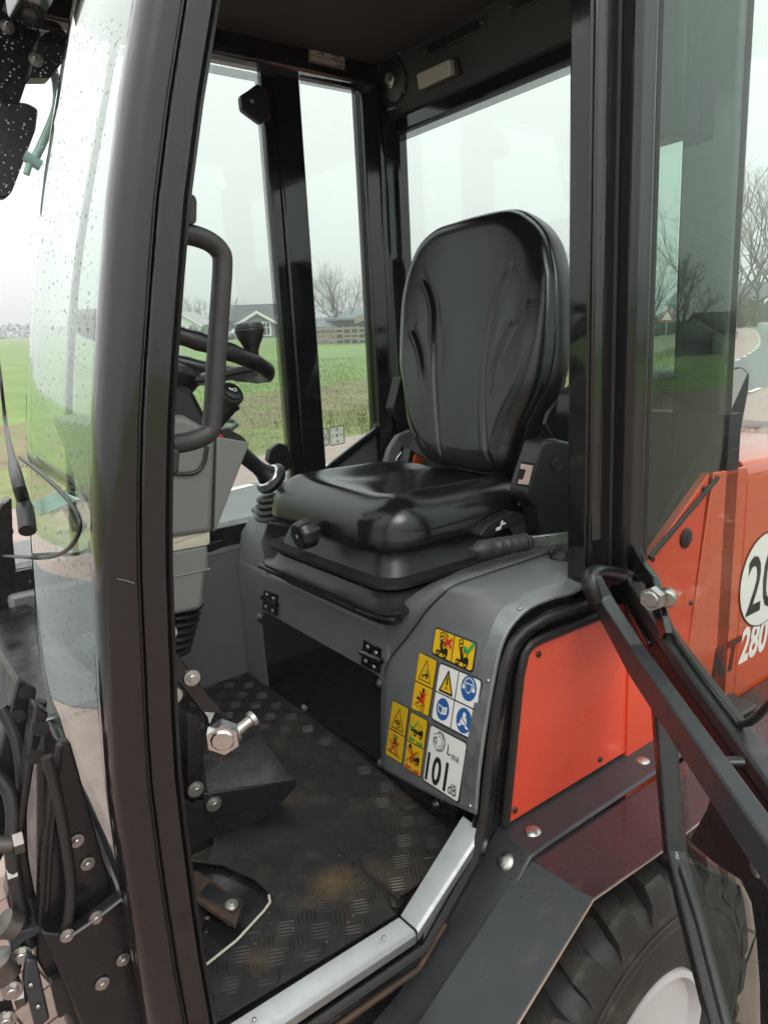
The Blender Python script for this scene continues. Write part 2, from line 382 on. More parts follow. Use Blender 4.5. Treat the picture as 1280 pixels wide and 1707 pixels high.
# short grass tufts on the verge: nobody could count them
gb = MB(); TUFT2 = mat('young_grass_blade', (.14, .21, .055), .7, var=(3, .3)); TUFT = mat('grass_blade', (.13, .15, .045), .7, var=(4, .3)); random.seed(11)
P1, P2 = offset(1.1), offset(3.3)
for k in range(9000):
    i = random.randint(30, 75); u = random.random(); q = lerp(P1[i], P2[i], u)+lerp(P1[i+1]-P1[i], P2[i+1]-P2[i], u)*random.random()
    h = random.uniform(.05, .17); a = random.uniform(0, 6.28); wv = V((math.cos(a), math.sin(a), 0))*.008; ln = V((random.uniform(-.06, .06), random.uniform(-.06, .06), h))
    gb.add([q-wv, q+wv, q+ln], [(0, 1, 2)], TUFT)
for k in range(30000):
    px = random.uniform(200, 1010); d_ = 8.5+28*random.random()**1.6; q = GD(px, d_)+V((random.uniform(-.2,.2), random.uniform(-.2,.2), -.03)); h = random.uniform(.02, .055)*(1+d_*.02); a = random.uniform(0, 6.28); wv = V((math.cos(a), math.sin(a), 0))*.005*(1+d_*.05)
    if (q-V((3.32,6.9,0))).dot(V((-.2516,.9678,0))) < 1.5: continue
    gb.add([q-wv, q+wv, q+V((random.uniform(-.05,.05), random.uniform(-.05,.05), h))], [(0, 1, 2)], TUFT2 if random.random() < .7 else TUFT)
tag(gb.build('verge_grass_tufts'), 'rough grass along the far edge of the road', 'grass', kind='stuff')

# ------------------------------------------------------------------ bare winter trees
BARK = mat('winter_bark', (.085, .07, .055), .85, var=(5, .25))
TWIG = mat('winter_twigs', (.11, .088, .068), .85, var=(2, .25))
def tree(name, label, at, H, group=None, seed=0, trunk=.3, spread=.75, limbs=7, depth=4, fan=False, r0=.03, cat='tree'):
    rnd = random.Random(seed); t = ground_empty(name, at, label, cat, group)
    tb, cb = MB(), MB()
    th = H*trunk
    tb.tube([(0,0,-.1), (0.01*H,0,th*.5), (0,0.01*H,th*1.04)], [H*r0*1.2, H*r0, H*r0*.85], BARK, 8)
    def grow(p, d, L_, r, k):
        n = 3; pts = [p]; dd = d.copy()
        for i in range(n):
            dd = (dd+V((rnd.gauss(0,.13), rnd.gauss(0,.13), rnd.gauss(.04,.1)))).normalized(); pts.append(pts[-1]+dd*L_/n)
        cb.tube(pts, [r, r*.85, r*.7, r*.5], TWIG if k < depth-1 else BARK, 5 if k >= depth-1 else 3, caps=False)
        if k <= 0: return
        for j in range(rnd.choice((3, 4)) if k > 1 else 4):
            u = rnd.uniform(.35, 1); q = pts[0].lerp(pts[-1], u) if False else pts[min(n, 1+int(u*n))]
            ax = V((rnd.gauss(0,1), rnd.gauss(0,1), rnd.gauss(0,.6))).normalized()
            nd = (dd+ax*rnd.uniform(.35, .75)).normalized(); nd.z = max(nd.z, -.1)
            grow(q, nd, L_*rnd.uniform(.5, .72), r*rnd.uniform(.4, .55), k-1)
    for j in range(limbs):
        a = j*2.4+rnd.uniform(-.3, .3); el = rnd.uniform(.25, 1.25) if fan else rnd.uniform(.5, 1.35)
        d = V((math.cos(a)*math.cos(el)*spread*1.3, math.sin(a)*math.cos(el)*spread*1.3, math.sin(el))).normalized()
        zz = th*(1 if fan else rnd.uniform(.75, 1.02))
        grow(V((0, 0, zz)), d, H*(.5 if fan else .42)*rnd.uniform(.8, 1.1), H*r0*rnd.uniform(.42, .62), depth-1)
    tb.build('trunk', t); cb.build('crown', t, sharp=60); return t
tree('bare_tree', 'wide bare tree with fanning branches behind the wooden paddock fence', GD(586, 66), 5.7, None, 4, .13, 1.15, 26, 5, True, .022)
tree('bare_tree', 'bare tree half hidden by the cab corner beside the wide fanning tree', GD(645, 64), 6.2, None, 9, .22, .7, 9, 4, False, .02)
g_ = 'misty trees behind the far houses'
tree('bare_tree', 'misty bare tree above the small white cottage', GD(312, 150), 7.5, g_, 21, .25, .7, 9, 4)
tree('bare_tree', 'misty bare tree between the white cottage and the grey gabled house', GD(345, 150), 7.0, g_, 22, .22, .8, 10, 4)
tree('bare_tree', 'misty bare tree rising just behind the roof of the grey gabled house', GD(386, 135), 6.6, g_, 23, .22, .8, 10, 4)
tree('bare_tree', 'slim bare roadside tree at the outside of the road bend', GD(1259, 78), 11.0, None, 31, .34, .62, 9, 5, False, .014)
tree('bare_tree', 'tall bare tree overhanging the road beside the brown hedge', GD(1222, 48), 9.5, None, 33, .2, .9, 10, 5, False, .017)
tree('bare_tree', 'large bare tree beyond the road bend with its crown leaving the picture', GD(1302, 60), 10.5, None, 37, .25, .8, 10, 5, False, .018)
tree('bare_tree', 'bushy bare tree beside the triangular road sign', GD(1082, 52), 5.5, None, 41, .2, .8, 10, 4, False, .02)
tree('bare_tree', 'bare tree seen just past the edge of the seat back', GD(948, 70), 8.0, None, 43, .25, .7, 9, 4, False, .018)
# trees and house behind and left of the camera: seen in the panes
RG = 'trees round the farmhouse mirrored in the quarter window'
def mirror_dir(px, dist):
    r = rotW @ V(((px-640)/FPX, -(536-853.5)/FPX, 1)); d = V((r.x, -r.y, 0)).normalized(); return d*dist
tree('bare_tree', 'dark tree mirrored in the quarter window next to a farmhouse', mirror_dir(1142, 70), 8.5, RG, 51, .3, .6, 9, 4)
tree('bare_tree', 'rounded dark tree mirrored in the quarter window behind the farmhouse roof', mirror_dir(1173, 80), 8.0, RG, 52, .25, .75, 10, 4)

# hedges: uneven clumps of small leaf faces
HEDGE = mat('brown_hedge', (.12, .095, .06), .9, var=(3, .35)); HEDGEG = mat('green_hedge', (.045, .065, .03), .9, var=(3, .4))
def hedge(name, label, a, b, h, wd, mt, seed, cat='hedge', n=2600):
    rnd = random.Random(seed); o = ground_empty(name, (a+b)/2, label, cat); d = b-a; nrm = V((-d.y, d.x, 0)).normalized(); fb, sb = MB(), MB()
    for k in range(n):
        u = rnd.random(); hh = h*(.75+.25*math.sin(u*17+seed)+rnd.uniform(-.1, .12)); z = hh*rnd.random()**.7
        p = a+d*u+nrm*rnd.gauss(0, wd*.33)+V((0,0,z))-(a+b)/2; s_ = rnd.uniform(.05, .16)
        e1 = V((rnd.gauss(0,1), rnd.gauss(0,1), rnd.gauss(0,1))).normalized()*s_; e2 = V((rnd.gauss(0,1), rnd.gauss(0,1), rnd.gauss(0,1))).normalized()*s_
        fb.add([p-e1, p+e2, p+e1, p-e2*.6], [(0,1,2,3)], mt)
    for k in range(int(d.length/.7)):
        p = a+d*((k+.5)/int(d.length/.7))-(a+b)/2; sb.tube([p, p+V((rnd.uniform(-.1,.1), rnd.uniform(-.1,.1), h*.8))], [.04, .02], BARK, 4)
    fb.build('foliage', o, sharp=180); 
    tag(sb.build('stem', o), None, kind='stuff'); return o
hedge('hedge', 'low dark green hedge in front of the small white cottage', GD(296, 120), GD(356, 118), 2.0, 1.6, HEDGEG, 1)
hedge('hedge', 'brown leafless hedge along the inside of the road bend', GD(1204, 72), GD(1251, 80), 3.0, 1.6, HEDGE, 2, n=3600)
hedge('hedge', 'dark hedge at the foot of the tree by the triangular sign', GD(1070, 56), GD(1122, 60), 1.4, 1.5, HEDGEG, 3)
fw_ = GD(560, 240)-GD(200, 240)
farw = MB(); rnd = random.Random(5); FARM = mat('far_wood', (.10, .105, .085), .95, var=(.05, .3))
for k in range(15000):
    px = rnd.uniform(-700, 2300); d_ = rnd.uniform(330, 420); p = GD(max(-380, min(1900, px)), d_); hh = 4+2*math.sin(px*.013)+1.5*math.sin(px*.041+1); z = rnd.random()**1.3*max(2.2, hh); s_ = rnd.uniform(.5, 1.25)
    e1 = V((rnd.gauss(0,1), rnd.gauss(0,1), rnd.gauss(0,1))).normalized()*s_; e2 = V((rnd.gauss(0,1), rnd.gauss(0,1), rnd.gauss(0,1))).normalized()*s_
    farw.add([p+V((0,0,z))-e1, p+V((0,0,z))+e2, p+V((0,0,z))+e1], [(0,1,2)], FARM)
tag(farw.build('distant_woodland', sharp=180), 'pale line of distant woodland along the horizon', 'woodland', kind='stuff')

# ------------------------------------------------------------------ houses
WALLG = mat('grey_boarding', (.15, .155, .165), .75); WALLW = mat('white_render', (.6, .6, .58), .8); WALLD = mat('dark_boarding', (.03, .032, .036), .8, var=(1, .2))
ROOFM = mat('slate_roof', (.075, .08, .088), .7); TRIMW = mat('white_trim', (.75, .75, .73), .6); PANE = mat('house_pane', (.03, .035, .04), .08); ROOFB = mat('blue_grey_roof', (.16, .18, .20), .5); TIMB = mat('weathered_timber', (.26, .215, .165), .8, var=(1.5, .2))
def house(name, label, at, rz, L_, W_, hw, hr, wall, roof, trim, wins=(), cat='house', group=None, over=.35):
    """gable faces local -y, ridge along y"""
    o = ground_empty(name, at, label, cat, group, rz); x = W_/2
    b = MB(); b.prism([(-x,0,0),(x,0,0),(x,0,hw),(0,0,hr),(-x,0,hw)], (0, L_, 0), wall); b.build('wall', o)
    b = MB(); k = (hr-hw)/x
    for s_ in (-1, 1):
        b.prism([(0,-over,hr+.06),(s_*(x+over),-over,hw-k*over+.06),(s_*(x+over),-over,hw-k*over+.22),(0,-over,hr+.24)], (0, L_+2*over, 0), roof)
    r = b.build('roof', o)
    for s_ in (-1, 1):
        b = MB(); b.prism([(0,-over-.05,hr-.28),(s_*(x+over),-over-.05,hw-k*over-.28),(s_*(x+over),-over-.05,hw-k*over+.14),(0,-over-.05,hr+.16)], (0, .045, 0), trim); b.build('bargeboard', r)
    for (cx, z0, w_, h_) in wins:
        b = MB(); b.bar([(cx-w_/2,-.03,z0),(cx+w_/2,-.03,z0),(cx+w_/2,-.03,z0+h_),(cx-w_/2,-.03,z0+h_)], (0,1,0), .08, .16, trim, True); b.box((cx-.04,-.05,z0), (cx+.04,-.01,z0+h_), trim); b.box((cx-w_/2,-.05,z0+h_*.6), (cx+w_/2,-.012,z0+h_*.6+.07), trim); wi = b.build('window', o)
        b = MB(); b.box((cx-w_/2,-.02,z0), (cx+w_/2,-.004,z0+h_), PANE); b.build('pane', wi)
    return o
def facing(at): return math.atan2(-at.x, at.y)*1.0      # turn local -y towards the camera
h1 = GD(428, 108); house('house', 'grey gabled house with white trim and white framed windows across the field', h1, facing(h1)+.12, 9, 5.6, 2.0, 3.6, WALLG, ROOFM, TRIMW, ((-1.2,.7,.9,1.4),(1.3,.3,1.1,1.8)))
h1b = GD(462, 116); house('house', 'low grey wing with slate roof behind the grey gabled house', h1b, facing(h1b)+1.4, 8, 6, 2.5, 4.6, WALLG, ROOFM, TRIMW)
h2 = GD(303, 140); house('cottage', 'small white cottage far off among misty trees', h2, facing(h2)-.3, 9, 7, 2.2, 4.4, WALLW, mat('pale_roof', (.35,.34,.33), .8), TRIMW, ((0,.8,1.2,1.3),))
h3 = GD(632, 62); house('shed', 'dark timber shed with blue grey roof at the end of the paddock fence', h3, facing(h3)+.5, 5, 4.2, 1.9, 2.6, WALLD, ROOFB, TIMB, cat='shed')
h4 = GD(1290, 105); house('house', 'dark low house beyond the road bend behind bare trees', h4, facing(h4)+1.2, 12, 8, 2.6, 4.6, WALLD, ROOFM, TRIMW)
h5 = mirror_dir(1200, 84); house('farmhouse', 'dark roofed farmhouse with white gable mirrored in the quarter window', h5, facing(h5)+.55, 12, 6, 2.1, 4.0, WALLW, WALLD, WALLD, ((0,1.6,1.0,1.1),))
h6 = mirror_dir(1152, 80); house('barn', 'low dark barn mirrored in the quarter window beside the farmhouse', h6, facing(h6)+.3, 9, 6, 1.9, 3.3, WALLD, WALLD, WALLD, cat='barn')

# paddock fence: posts and three rails
fa, fb_ = GD(512, 62), GD(622, 58); fe = ground_empty('paddock_fence', (fa+fb_)/2, 'pale weathered post and rail fence across the far edge of the field', 'fence')
d = fb_-fa; n = 9; pm = MB(); pm.box((-.07,-.07,0), (.07,.07,1.35), TIMB); pme = pm.mesh('post'); rl = d.length/n; rm = MB(); rm.box((-rl/2,-.09,-.08), (rl/2,-.05,.08), TIMB); rme = rm.mesh('rail'); an = math.atan2(d.y, d.x)
for k in range(n+1): piece('post', pme, fe, Matrix.Translation(fa+d*k/n-(fa+fb_)/2) @ Matrix.Rotation(an, 4, 'Z'))
for k in range(n):
    for z in (.4, .8, 1.2): piece('rail', rme, fe, Matrix.Translation(fa+d*(k+.5)/n-(fa+fb_)/2+V((0,0,z+random.uniform(-.04,.04)))) @ Matrix.Rotation(an, 4, 'Z'))
# a low heap/roof behind the fence
hp = GD(578, 66); house('lean_to', 'low pale roofed lean-to behind the paddock fence under the wide tree', hp, facing(hp)+1.5, 4.5, 3, 1.3, 1.9, TIMB, ROOFB, TIMB, cat='lean-to')

# parked car beside the grey house
CARP = mat('silver_car_paint', (.3, .33, .36), .25, metal=.4, coat=.6); CARG = mat('car_glass', (.02,.025,.03), .05)
cp = GD(398, 100); car = ground_empty('parked_car', cp, 'small silver car parked beside the grey gabled house', 'car', None, facing(cp)+.3)
prof = [(-2,.35),(-2,.75),(-1.75,.9),(-1.1,.98),(-.6,1.42),(.75,1.45),(1.5,1.0),(1.95,.85),(2.0,.35)]
b = MB(); b.prism([(x,-.8,z) for x, z in prof], (0,1.6,0), CARP); bo = b.build('body', car, .06)
b = MB(); b.prism([(-.95,-.815,1.0),(-.52,-.815,1.36),(.68,-.815,1.38),(1.2,-.815,1.02)], (0,.03,0), CARG); b.build('side_window', car)
b = MB(); b.lathe([(.3,-.1),(.31,0),(.31,.12),(.2,.14)], (0,0,0), (0,-1,0), TYREM, 20); wme = b.mesh('wheel')
for x in (-1.3, 1.3):
    for y in (-.72, .82): piece('wheel', wme, car, Matrix.Translation((x, y, .31)))

# triangular warning sign and a white roadside marker post
SIGNP = mat('sign_red', (.55,.03,.03), .4); POLE = mat('galvanised_pole', (.4,.42,.43), .45, metal=.6)
sp = GD(1111, 45); sg = ground_empty('road_sign', sp, 'red bordered triangular warning sign on a grey pole by the bend', 'road sign', None, facing(sp))
b = MB(); b.tube([(0,.03,0),(0,.03,1.75)], .035, POLE, 10); b.build('pole', sg)
b = MB(); b.prism(round_poly([(-.42,0,1.1),(.42,0,1.1),(0,0,1.82)], .05), (0,.012,0), SIGNP); sf = b.build('sign_plate', sg)
b = MB(); b.prism(round_poly([(-.27,-.004,1.18),(.27,-.004,1.18),(0,-.004,1.64)], .03), (0,.003,0), TRIMW); b.build('sign_face', sf)
mp = mirror_dir(1148, 11); mk = ground_empty('marker_post', mp, 'white marker post in the grass mirrored in the quarter window', 'marker post')
b = MB(); b.prism([(-.06,-.04,0),(.06,-.04,0),(.06,-.04,1.05),(-.06,-.04,.98)], (0,.09,0), TRIMW); b.build('shaft', mk, .01); b = MB(); b.box((-.063,-.043,.72), (.063,.053,.9), SIGNP); b.build('reflector', mk)

# damp winter air: far things fade
HZ = bpy.data.materials.new('damp_air'); HZ.use_nodes = True; _t = HZ.node_tree; _t.nodes.clear(); _o = _t.nodes.new('ShaderNodeOutputMaterial'); _v = _t.nodes.new('ShaderNodeVolumePrincipled')
_v.inputs['Color'].default_value = (.9, .92, .92, 1); _v.inputs['Density'].default_value = .0022; _t.links.new(_v.outputs[0], _o.inputs['Volume'])
b = MB(); b.box((-470,-470,-1.2), (470,470,13.5), HZ); hz = b.build('haze'); tag(hz, 'pale damp haze over the fields', 'haze', kind='stuff')

# ================================================================== the loader
loader = machine_empty('compact_loader', (1.15, 1.375, -.67), 'red and black compact loader with its cab door swung open, black seat inside', 'loader')
BOLT8 = hex_bolt_mesh('bolt', .0075, STEEL); BOLT10 = hex_bolt_mesh('bolt', .010, STEEL); BOLT16 = hex_bolt_mesh('bolt', .016, STEEL)
SCREW = screw_mesh('screw', .0055, STEEL); SCREWB = screw_mesh('plug', .006, BPLAS)
_d = MB(); _d.lathe([(.017,0),(.017,.003),(.011,.0075),(.004,.0085)], (0,0,0), (0,0,1), STEEL, 20); DOME = _d.mesh('dome_bolt', 60)

# ---------- front left pillar: rounded extrusion with a seal flange, bent at mid height
PA = [(.262,-.16),(.261,.0),(.261,.074),(.257,.18),(.256,.272),(.256,.36),(.257,.444),(.262,.52),(.268,.591),(.273,.65),(.278,.708),(.284,.76),(.291,.812),(.301,.88),(.313,.945),(.330,1.03),(.348,1.116),(.375,1.22),(.404,1.318),(.432,1.41),(.48,1.56),(.53,1.72)]
SEC = [(0,.892),(0,.806),(-.001,.804),(-.026,.8035),(-.028,.805),(-.0285,.813),(-.032,.814),(-.0335,.802),(-.037,.7985),(-.052,.798),(-.0605,.8005),(-.067,.806),(-.0715,.815),(-.0738,.827),(-.0735,.842),(-.070,.858),(-.064,.872),(-.055,.884),(-.04,.892)]
b = MB(); b.sweep([[(x+dx, y, z) for dx, y in SEC] for x, z in PA], PILLAR); b.build('front_pillar', loader, sharp=28)
b = MB(); b.sweep([[(x+.004, .8035, z), (x+.011, .812, z), (x+.012, .83, z), (x+.004, .84, z)] for x, z in PA], RUBBER); b.build('door_seal', loader)
# right front pillar
b = MB(); b.sweep([[(x+.190, 1.938, z), (x+.190, 1.960, z), (x+.176, 1.960, z), (x+.173, 1.95, z), (x+.176, 1.938, z)] for x, z in PA], PILLAR); b.build('front_pillar', loader)
# windscreen: one bent pane with a cut lower corner, 5 mm thick
xs = lambda z: np.interp(z, [p[1] for p in PA], [p[0] for p in PA])-.060
ys = [.868,.90,.96,1.02,1.09,1.16,1.22,1.27,1.31,1.35,1.40,1.46,1.54,1.63,1.72,1.81,1.905]
zb = [.20,.262,.30,.325,.35,.372,.37,.365,.36,.35,.34,.33,.318,.31,.305,.302,.30]
bow = lambda y: float(np.interp(y, [.868,1.02,1.16,1.24,1.30,1.36,1.42,1.50,1.62,1.76,1.905], [0,-.003,-.001,.004,.012,.026,.043,.067,.103,.146,.19]))
rings = []
for i in range(61):
    rings.append([(xs(lerp(zb[j], 1.66, i/60))+bow(ys[j]), ys[j], lerp(zb[j], 1.66, i/60)) for j in range(len(ys))])
b = MB(); b.sweep(rings, WSG, caps=False, closed=False); ws = b.build('windscreen', loader, sharp=80); ws.data.materials.append(WSG2)
for p_ in ws.data.polygons: p_.material_index = 1 if p_.center.y > 1.37 else 0
sl = ws.modifiers.new('thickness', 'SOLIDIFY'); sl.thickness = .005
# black edge tape of the pane
b = MB(); b.tube([(xs(zb[j])+bow(ys[j])-.003, ys[j], zb[j]) for j in range(len(ys))], .004, RUBBER, 6); b.build('pane_edge_trim', loader)

# ---------- roof, headliner, rails
b = MB(); b.box((.40,.76,1.80), (1.62,2.02,1.88), BLACK); b.build('roof', loader, .02)
b = MB(); b.box((.50,.84,1.757), (1.50,1.93,1.775), HEAD); b.build('headliner', loader, .01)
b = MB(); b.bar([(.50,1.93,1.735),(1.52,1.93,1.735)], (0,1,0), .075, .07, BLACK); b.build('roof_rail', loader, .008)
b = MB(); b.bar([(.46,.835,1.765),(1.52,.835,1.765)], (0,1,0), .07, .07, BLACK); b.build('roof_rail', loader, .008)
b = MB(); b.bar([(.50,.84,1.74),(.50,1.93,1.74)], (0,0,1), .09, .07, BLACK); b.build('front_header', loader, .008)
b = MB(); b.bar([(.60,1.894,1.712),(1.10,1.894,1.712)], (0,1,0), .014, .02, FRAMEM); b.build('header_trim', loader, .003)

# ---------- right side: posts, panes, shelf, padded panel
b = MB(); b.box((1.132,1.925,.30), (1.214,1.985,1.76), BLACK); b.build('side_post', loader, .006)
b = MB(); b.box((1.098,1.935,.42), (1.132,1.962,1.72), BLACK); b.build('window_frame', loader, .004)
b = MB(); b.prism([(1.432,1.965,0),(1.432,1.93,0),(1.462,1.895,0),(1.475,1.895,0),(1.480,1.905,0),(1.50,1.90,0),(1.53,1.88,0),(1.56,1.88,0),(1.56,1.985,0),(1.432,1.985,0)], (0,0,1.5), BLACK)
b.v = [(x, y, z+.28) for x, y, z in b.v]; b.build('rear_corner_post', loader, .004)
def pane(name, poly, vec, mt, parent=loader): 
    b = MB(); b.prism(poly, vec, mt); return b.build(name, parent)
def frit(path, w_, nrm, k=1):
    b = MB(); b.bar(path, nrm, .0008, w_, FRIT); return b.build('ceramic_dot_band', loader)
frit([(.50,1.9505,1.682),(1.092,1.9505,1.682)], .022, (0,1,0)); frit([(1.090,1.9505,.50),(1.090,1.9505,1.69)], .012, (0,1,0))
frit([(1.23,1.9505,1.697),(1.43,1.9505,1.697)], .018, (0,1,0)); frit([(1.428,1.9505,.70),(1.428,1.9505,1.69)], .010, (0,1,0))
frit([(1.5445,1.0,1.566),(1.5445,1.90,1.566)], .020, (1,0,0)); frit([(1.5445,1.893,.72),(1.5445,1.893,1.56)], .012, (1,0,0))
frit([(1.5445,.97,.785),(1.5445,1.1,.785)], .03, (1,0,0))
pane('side_pane', [(.44,1.952,.46),(1.10,1.952,.46),(1.10,1.952,1.70),(.70,1.952,1.70),(.53,1.952,1.1)], (0,.005,0), GLASS)
pane('side_pane', round_poly([(1.212,1.952,.50),(1.262,1.952,.585),(1.435,1.952,.685),(1.435,1.952,1.712),(1.212,1.952,1.712)], .02), (0,.005,0), GLASS)
b = MB(); b.tube([(1.20,1.94,.556),(1.262,1.94,.59),(1.432,1.94,.675)], .0125, BLACK, 10); b.build('pane_rail', loader)
b = MB(); b.prism([(1.20,1.95,.30),(1.45,1.95,.30),(1.45,1.95,.67),(1.262,1.95,.58),(1.20,1.95,.54)], (0,.02,0), GREY); b.build('corner_panel', loader)
# shelf trim and padded lower panel
b = MB(); b.prism([U(352,905,2,.428)+V((-.25,-.02,0)), U(352,905,2,.428), U(442,878,2,.428), U(425,852,2,.428)+V((0,.02,0)), U(352,880,2,.428)+V((-.25,.06,0))], (0,0,-.03), BLACK); b.build('side_shelf', loader, .006)
b = MB(); b.box((.28,1.90,.36), (1.2,1.97,.462), FRAMEM); b.build('side_rail', loader, .006)
b = MB(); b.box((.26,1.885,-.02), (.99,1.93,.405), GREY); b.build('side_trim_panel', loader, .012)
b = MB()
for k in range(34): x = .46+k*.0125; b.box((x, 1.8835, .392), (x+.007, 1.886, .3935), DGREY)
tag(b.build('stitching', loader), None, kind='stuff')
b = MB(); b.box((1.2,1.93,-.1), (1.60,1.985,.5), FRAMEM); b.build('side_wall', loader)
# window catch at the top of the side pane
b = MB(); q = round_poly([U(*p, 1, 1.925) for p in ((430,138),(448,150),(452,196),(436,206),(420,194),(404,182),(401,158),(414,150))], .008); b.prism(q, (0,.022,0), BPLAS); hd = b.build('window_catch', loader, .004)
piece('screw', SCREW, hd, frame_at(U(420,168,1,1.924), (0,-1,0)))
b = MB(); q = round_poly([U(*p, 1, 1.925) for p in ((447,768),(450,750),(466,738),(480,742),(492,778),(470,790))], .006); b.prism(q, (0,.025,0), BPLAS); b.build('window_catch', loader, .004)

# ---------- rear wall: window, header trim with speaker, lamp, vents
b = MB(); b.box((1.53,.80,-.1), (1.58,1.95,.765), TRIMD); b.build('rear_wall', loader)
b = MB(); b.box((1.50,1.12,.25), (1.535,1.86,.66), GREY); b.build('rear_trim_panel', loader, .01)
pane('rear_window', [(1.545,.95,.76),(1.545,1.90,.70),(1.545,1.90,1.60),(1.545,.95,1.60)], (.005,0,0), GLASS)
b = MB(); b.bar([(1.535,.93,1.597),(1.535,1.915,1.597)], (0,0,1), .045, .03, BLACK); b.build('rear_window_frame', loader, .005)
b = MB(); b.prism([(1.515,0,1.612),(1.50,0,1.64),(1.468,0,1.775),(1.56,0,1.79),(1.56,0,1.612)], (0,1.05,0), TRIMD); b.v = [(x, y+.88, z) for x, y, z in b.v]; b.build('rear_header_trim', loader, .008)
b = MB(); b.box((1.46,.90,1.335), (1.54,1.035,1.62), TRIMD); b.build('corner_trim', loader, .015)
hn = V((-.135,0,-.032)).normalized(); HP = V((1.484,1.5,1.7075))
def H(px, py): return UPL(px, py, HP, hn)
c = H(654,132); b = MB(); b.lathe([(.064,.0),(.064,.006),(.059,.010),(.056,.006),(.03,.004),(.02,.006)], c, hn, BPLAS, 36); sp_ = b.build('speaker', loader)
b = MB(); b.lathe([(.021,.004),(.021,.013),(.017,.0145),(.016,.010),(.005,.012),(.0045,.014)], c, hn, STEEL, 24); b.bar([c+hn*.0135+V((0,-.014,0)), c+hn*.0135+V((0,.014,0))], (0,0,1), .003, .002, STEEL); b.build('tweeter', sp_)
for px, py in ((627,106),(669,88),(636,171),(677,151)): piece('screw', SCREW, sp_, frame_at(H(px,py)+hn*.008, hn) @ Matrix.Scale(.6, 4))
b = MB(); b.prism(round_poly([H(*p) for p in ((651,180),(664,176),(662,180),(653,183))], .002), hn*.014, GREYP); b.build('badge', sp_)
b = MB(); b.prism(round_poly([H(*p) for p in ((706,118),(764,92),(770,124),(714,150))], .01), hn*.012, BPLAS); lp = b.build('cab_lamp', loader, .003)
b = MB(); b.prism(round_poly([H(*p) for p in ((706,121),(761,96),(764,123),(710,148))], .006), hn*.030, LENS); b.build('lamp_lens', lp, .006, seg=3)
def vent(q, n_, scr):
    b = MB(); b.prism(round_poly([H(*p) for p in q], .006), hn*.004, BPLAS); vt = b.build('air_vent', loader, .0015)
    A, B_, C_, D_ = [H(*p) for p in q]; sm = MB(); a0 = lerp(A, D_, .22); a1 = lerp(A, D_, .78); l_ = (a1-a0).length; sm.box((-.0015,-l_/2,0), (.0015,l_/2,.006), DGREY); sme = sm.mesh('slat')
    for k in range(n_):
        t = .13+.74*k/(n_-1); p0 = lerp(lerp(A, B_, t), lerp(D_, C_, t), .5); piece('slat', sme, vt, frame_at(p0+hn*.004, hn, (B_-A)))
    for p in scr: piece('screw', SCREW, vt, frame_at(H(*p)+hn*.004, hn) @ Matrix.Scale(.5, 4))
vent(((704,76),(812,18),(813,46),(706,100)), 20, ((709,87),(805,37)))
vent(((848,-8),(960,-62),(962,-30),(850,28)), 20, ((852,11),))
# rating plate above the narrow pane
b = MB(); q = [U(*p, 1, 1.89) for p in ((515,74),(575,88),(575,116),(515,102))]; b.prism(q, (0,.004,0), GREYP); pl = b.build('rating_plate', loader)
A, B_, C_, D_ = q; lm = MB()
for k, (u0, u1, v_) in enumerate(((.04,.2,.08),(.04,.3,.25),(.42,.62,.25),(.04,.22,.36),(.42,.7,.36),(.04,.4,.47),(.42,.6,.47),(.04,.72,.62),(.04,.78,.72),(.04,.74,.82))):
    p = lambda u, v: lerp(lerp(A, B_, u), lerp(D_, C_, u), v)+V((0,-.0006,0)); lm.add([p(u0,v_),p(u1,v_),p(u1,v_+.055),p(u0,v_+.055)], [(0,1,2,3)], WHITE)
p = lambda u, v: lerp(lerp(A, B_, u), lerp(D_, C_, u), v)+V((0,-.0006,0))
lm.bar([p(.83,.4),p(.95,.4),p(.95,.72),p(.83,.72)], (0,1,0), .0005, .0012, WHITE, True); lm.bar([p(.87,.2),p(.96,.36)], (0,1,0), .0005, .002, WHITE); tag(lm.build('print', pl), None, kind='stuff')
b = MB(); b.bar([U(502,122,1,1.93), U(592,143,1,1.93)], (0,1,0), .012, .018, FRAMEM); b.build('header_trim', loader, .002)

# ---------- left rear post group (door post) and corner post
b = MB(); b.prism([(1.048,.802,0),(1.085,.802,0),(1.085,.845,0),(1.048,.845,0)], (0,0,1.29), BLACK); b.v = [(x, y, z+.49) for x, y, z in b.v]; b.build('door_post', loader, .004)
b = MB(); b.prism([(1.052,.801,0),(1.056,.796,0),(1.108,.796,0),(1.112,.801,0),(1.112,.84,0),(1.086,.84,0),(1.086,.801,0)], (0,0,1.29), PILLAR); b.v = [(x, y, z+.47) for x, y, z in b.v]; b.build('door_post_cover', loader, .003)
b = MB(); b.tube([(1.114,.800,.48),(1.114,.800,1.77)], .006, RUBBER, 8); b.build('door_seal', loader)
b = MB(); b.box((1.532,.822,.66), (1.585,.94,1.80), BLACK); b.build('rear_corner_post', loader, .008)
# quarter window with slanted lower edge
QP = [U(1083,925,1,.803)+V((-.06,0,-.03)), U(1083,925,1,.803), U(1198,790,1,.803), V((1.515,.803,.70)), V((1.515,.803,1.76)), V((1.112,.803,1.76)), V((1.112,.803,.52))]
pane('quarter_window', QP, (0,.005,0), QUARG)
b = MB(); b.tube([U(1083,930,1,.798), U(1196,796,1,.798)], .0055, RUBBER, 8); b.build('quarter_window_seal', loader)

# ---------- cab floor, sill
FLOORM = BLACK
b = MB(); b.box((.12,.835,-.03), (.87,1.93,-.004), FRAMEM); b.build('floor_plate', loader)
def zs(px, py, z): return U(px, py, 2, z)
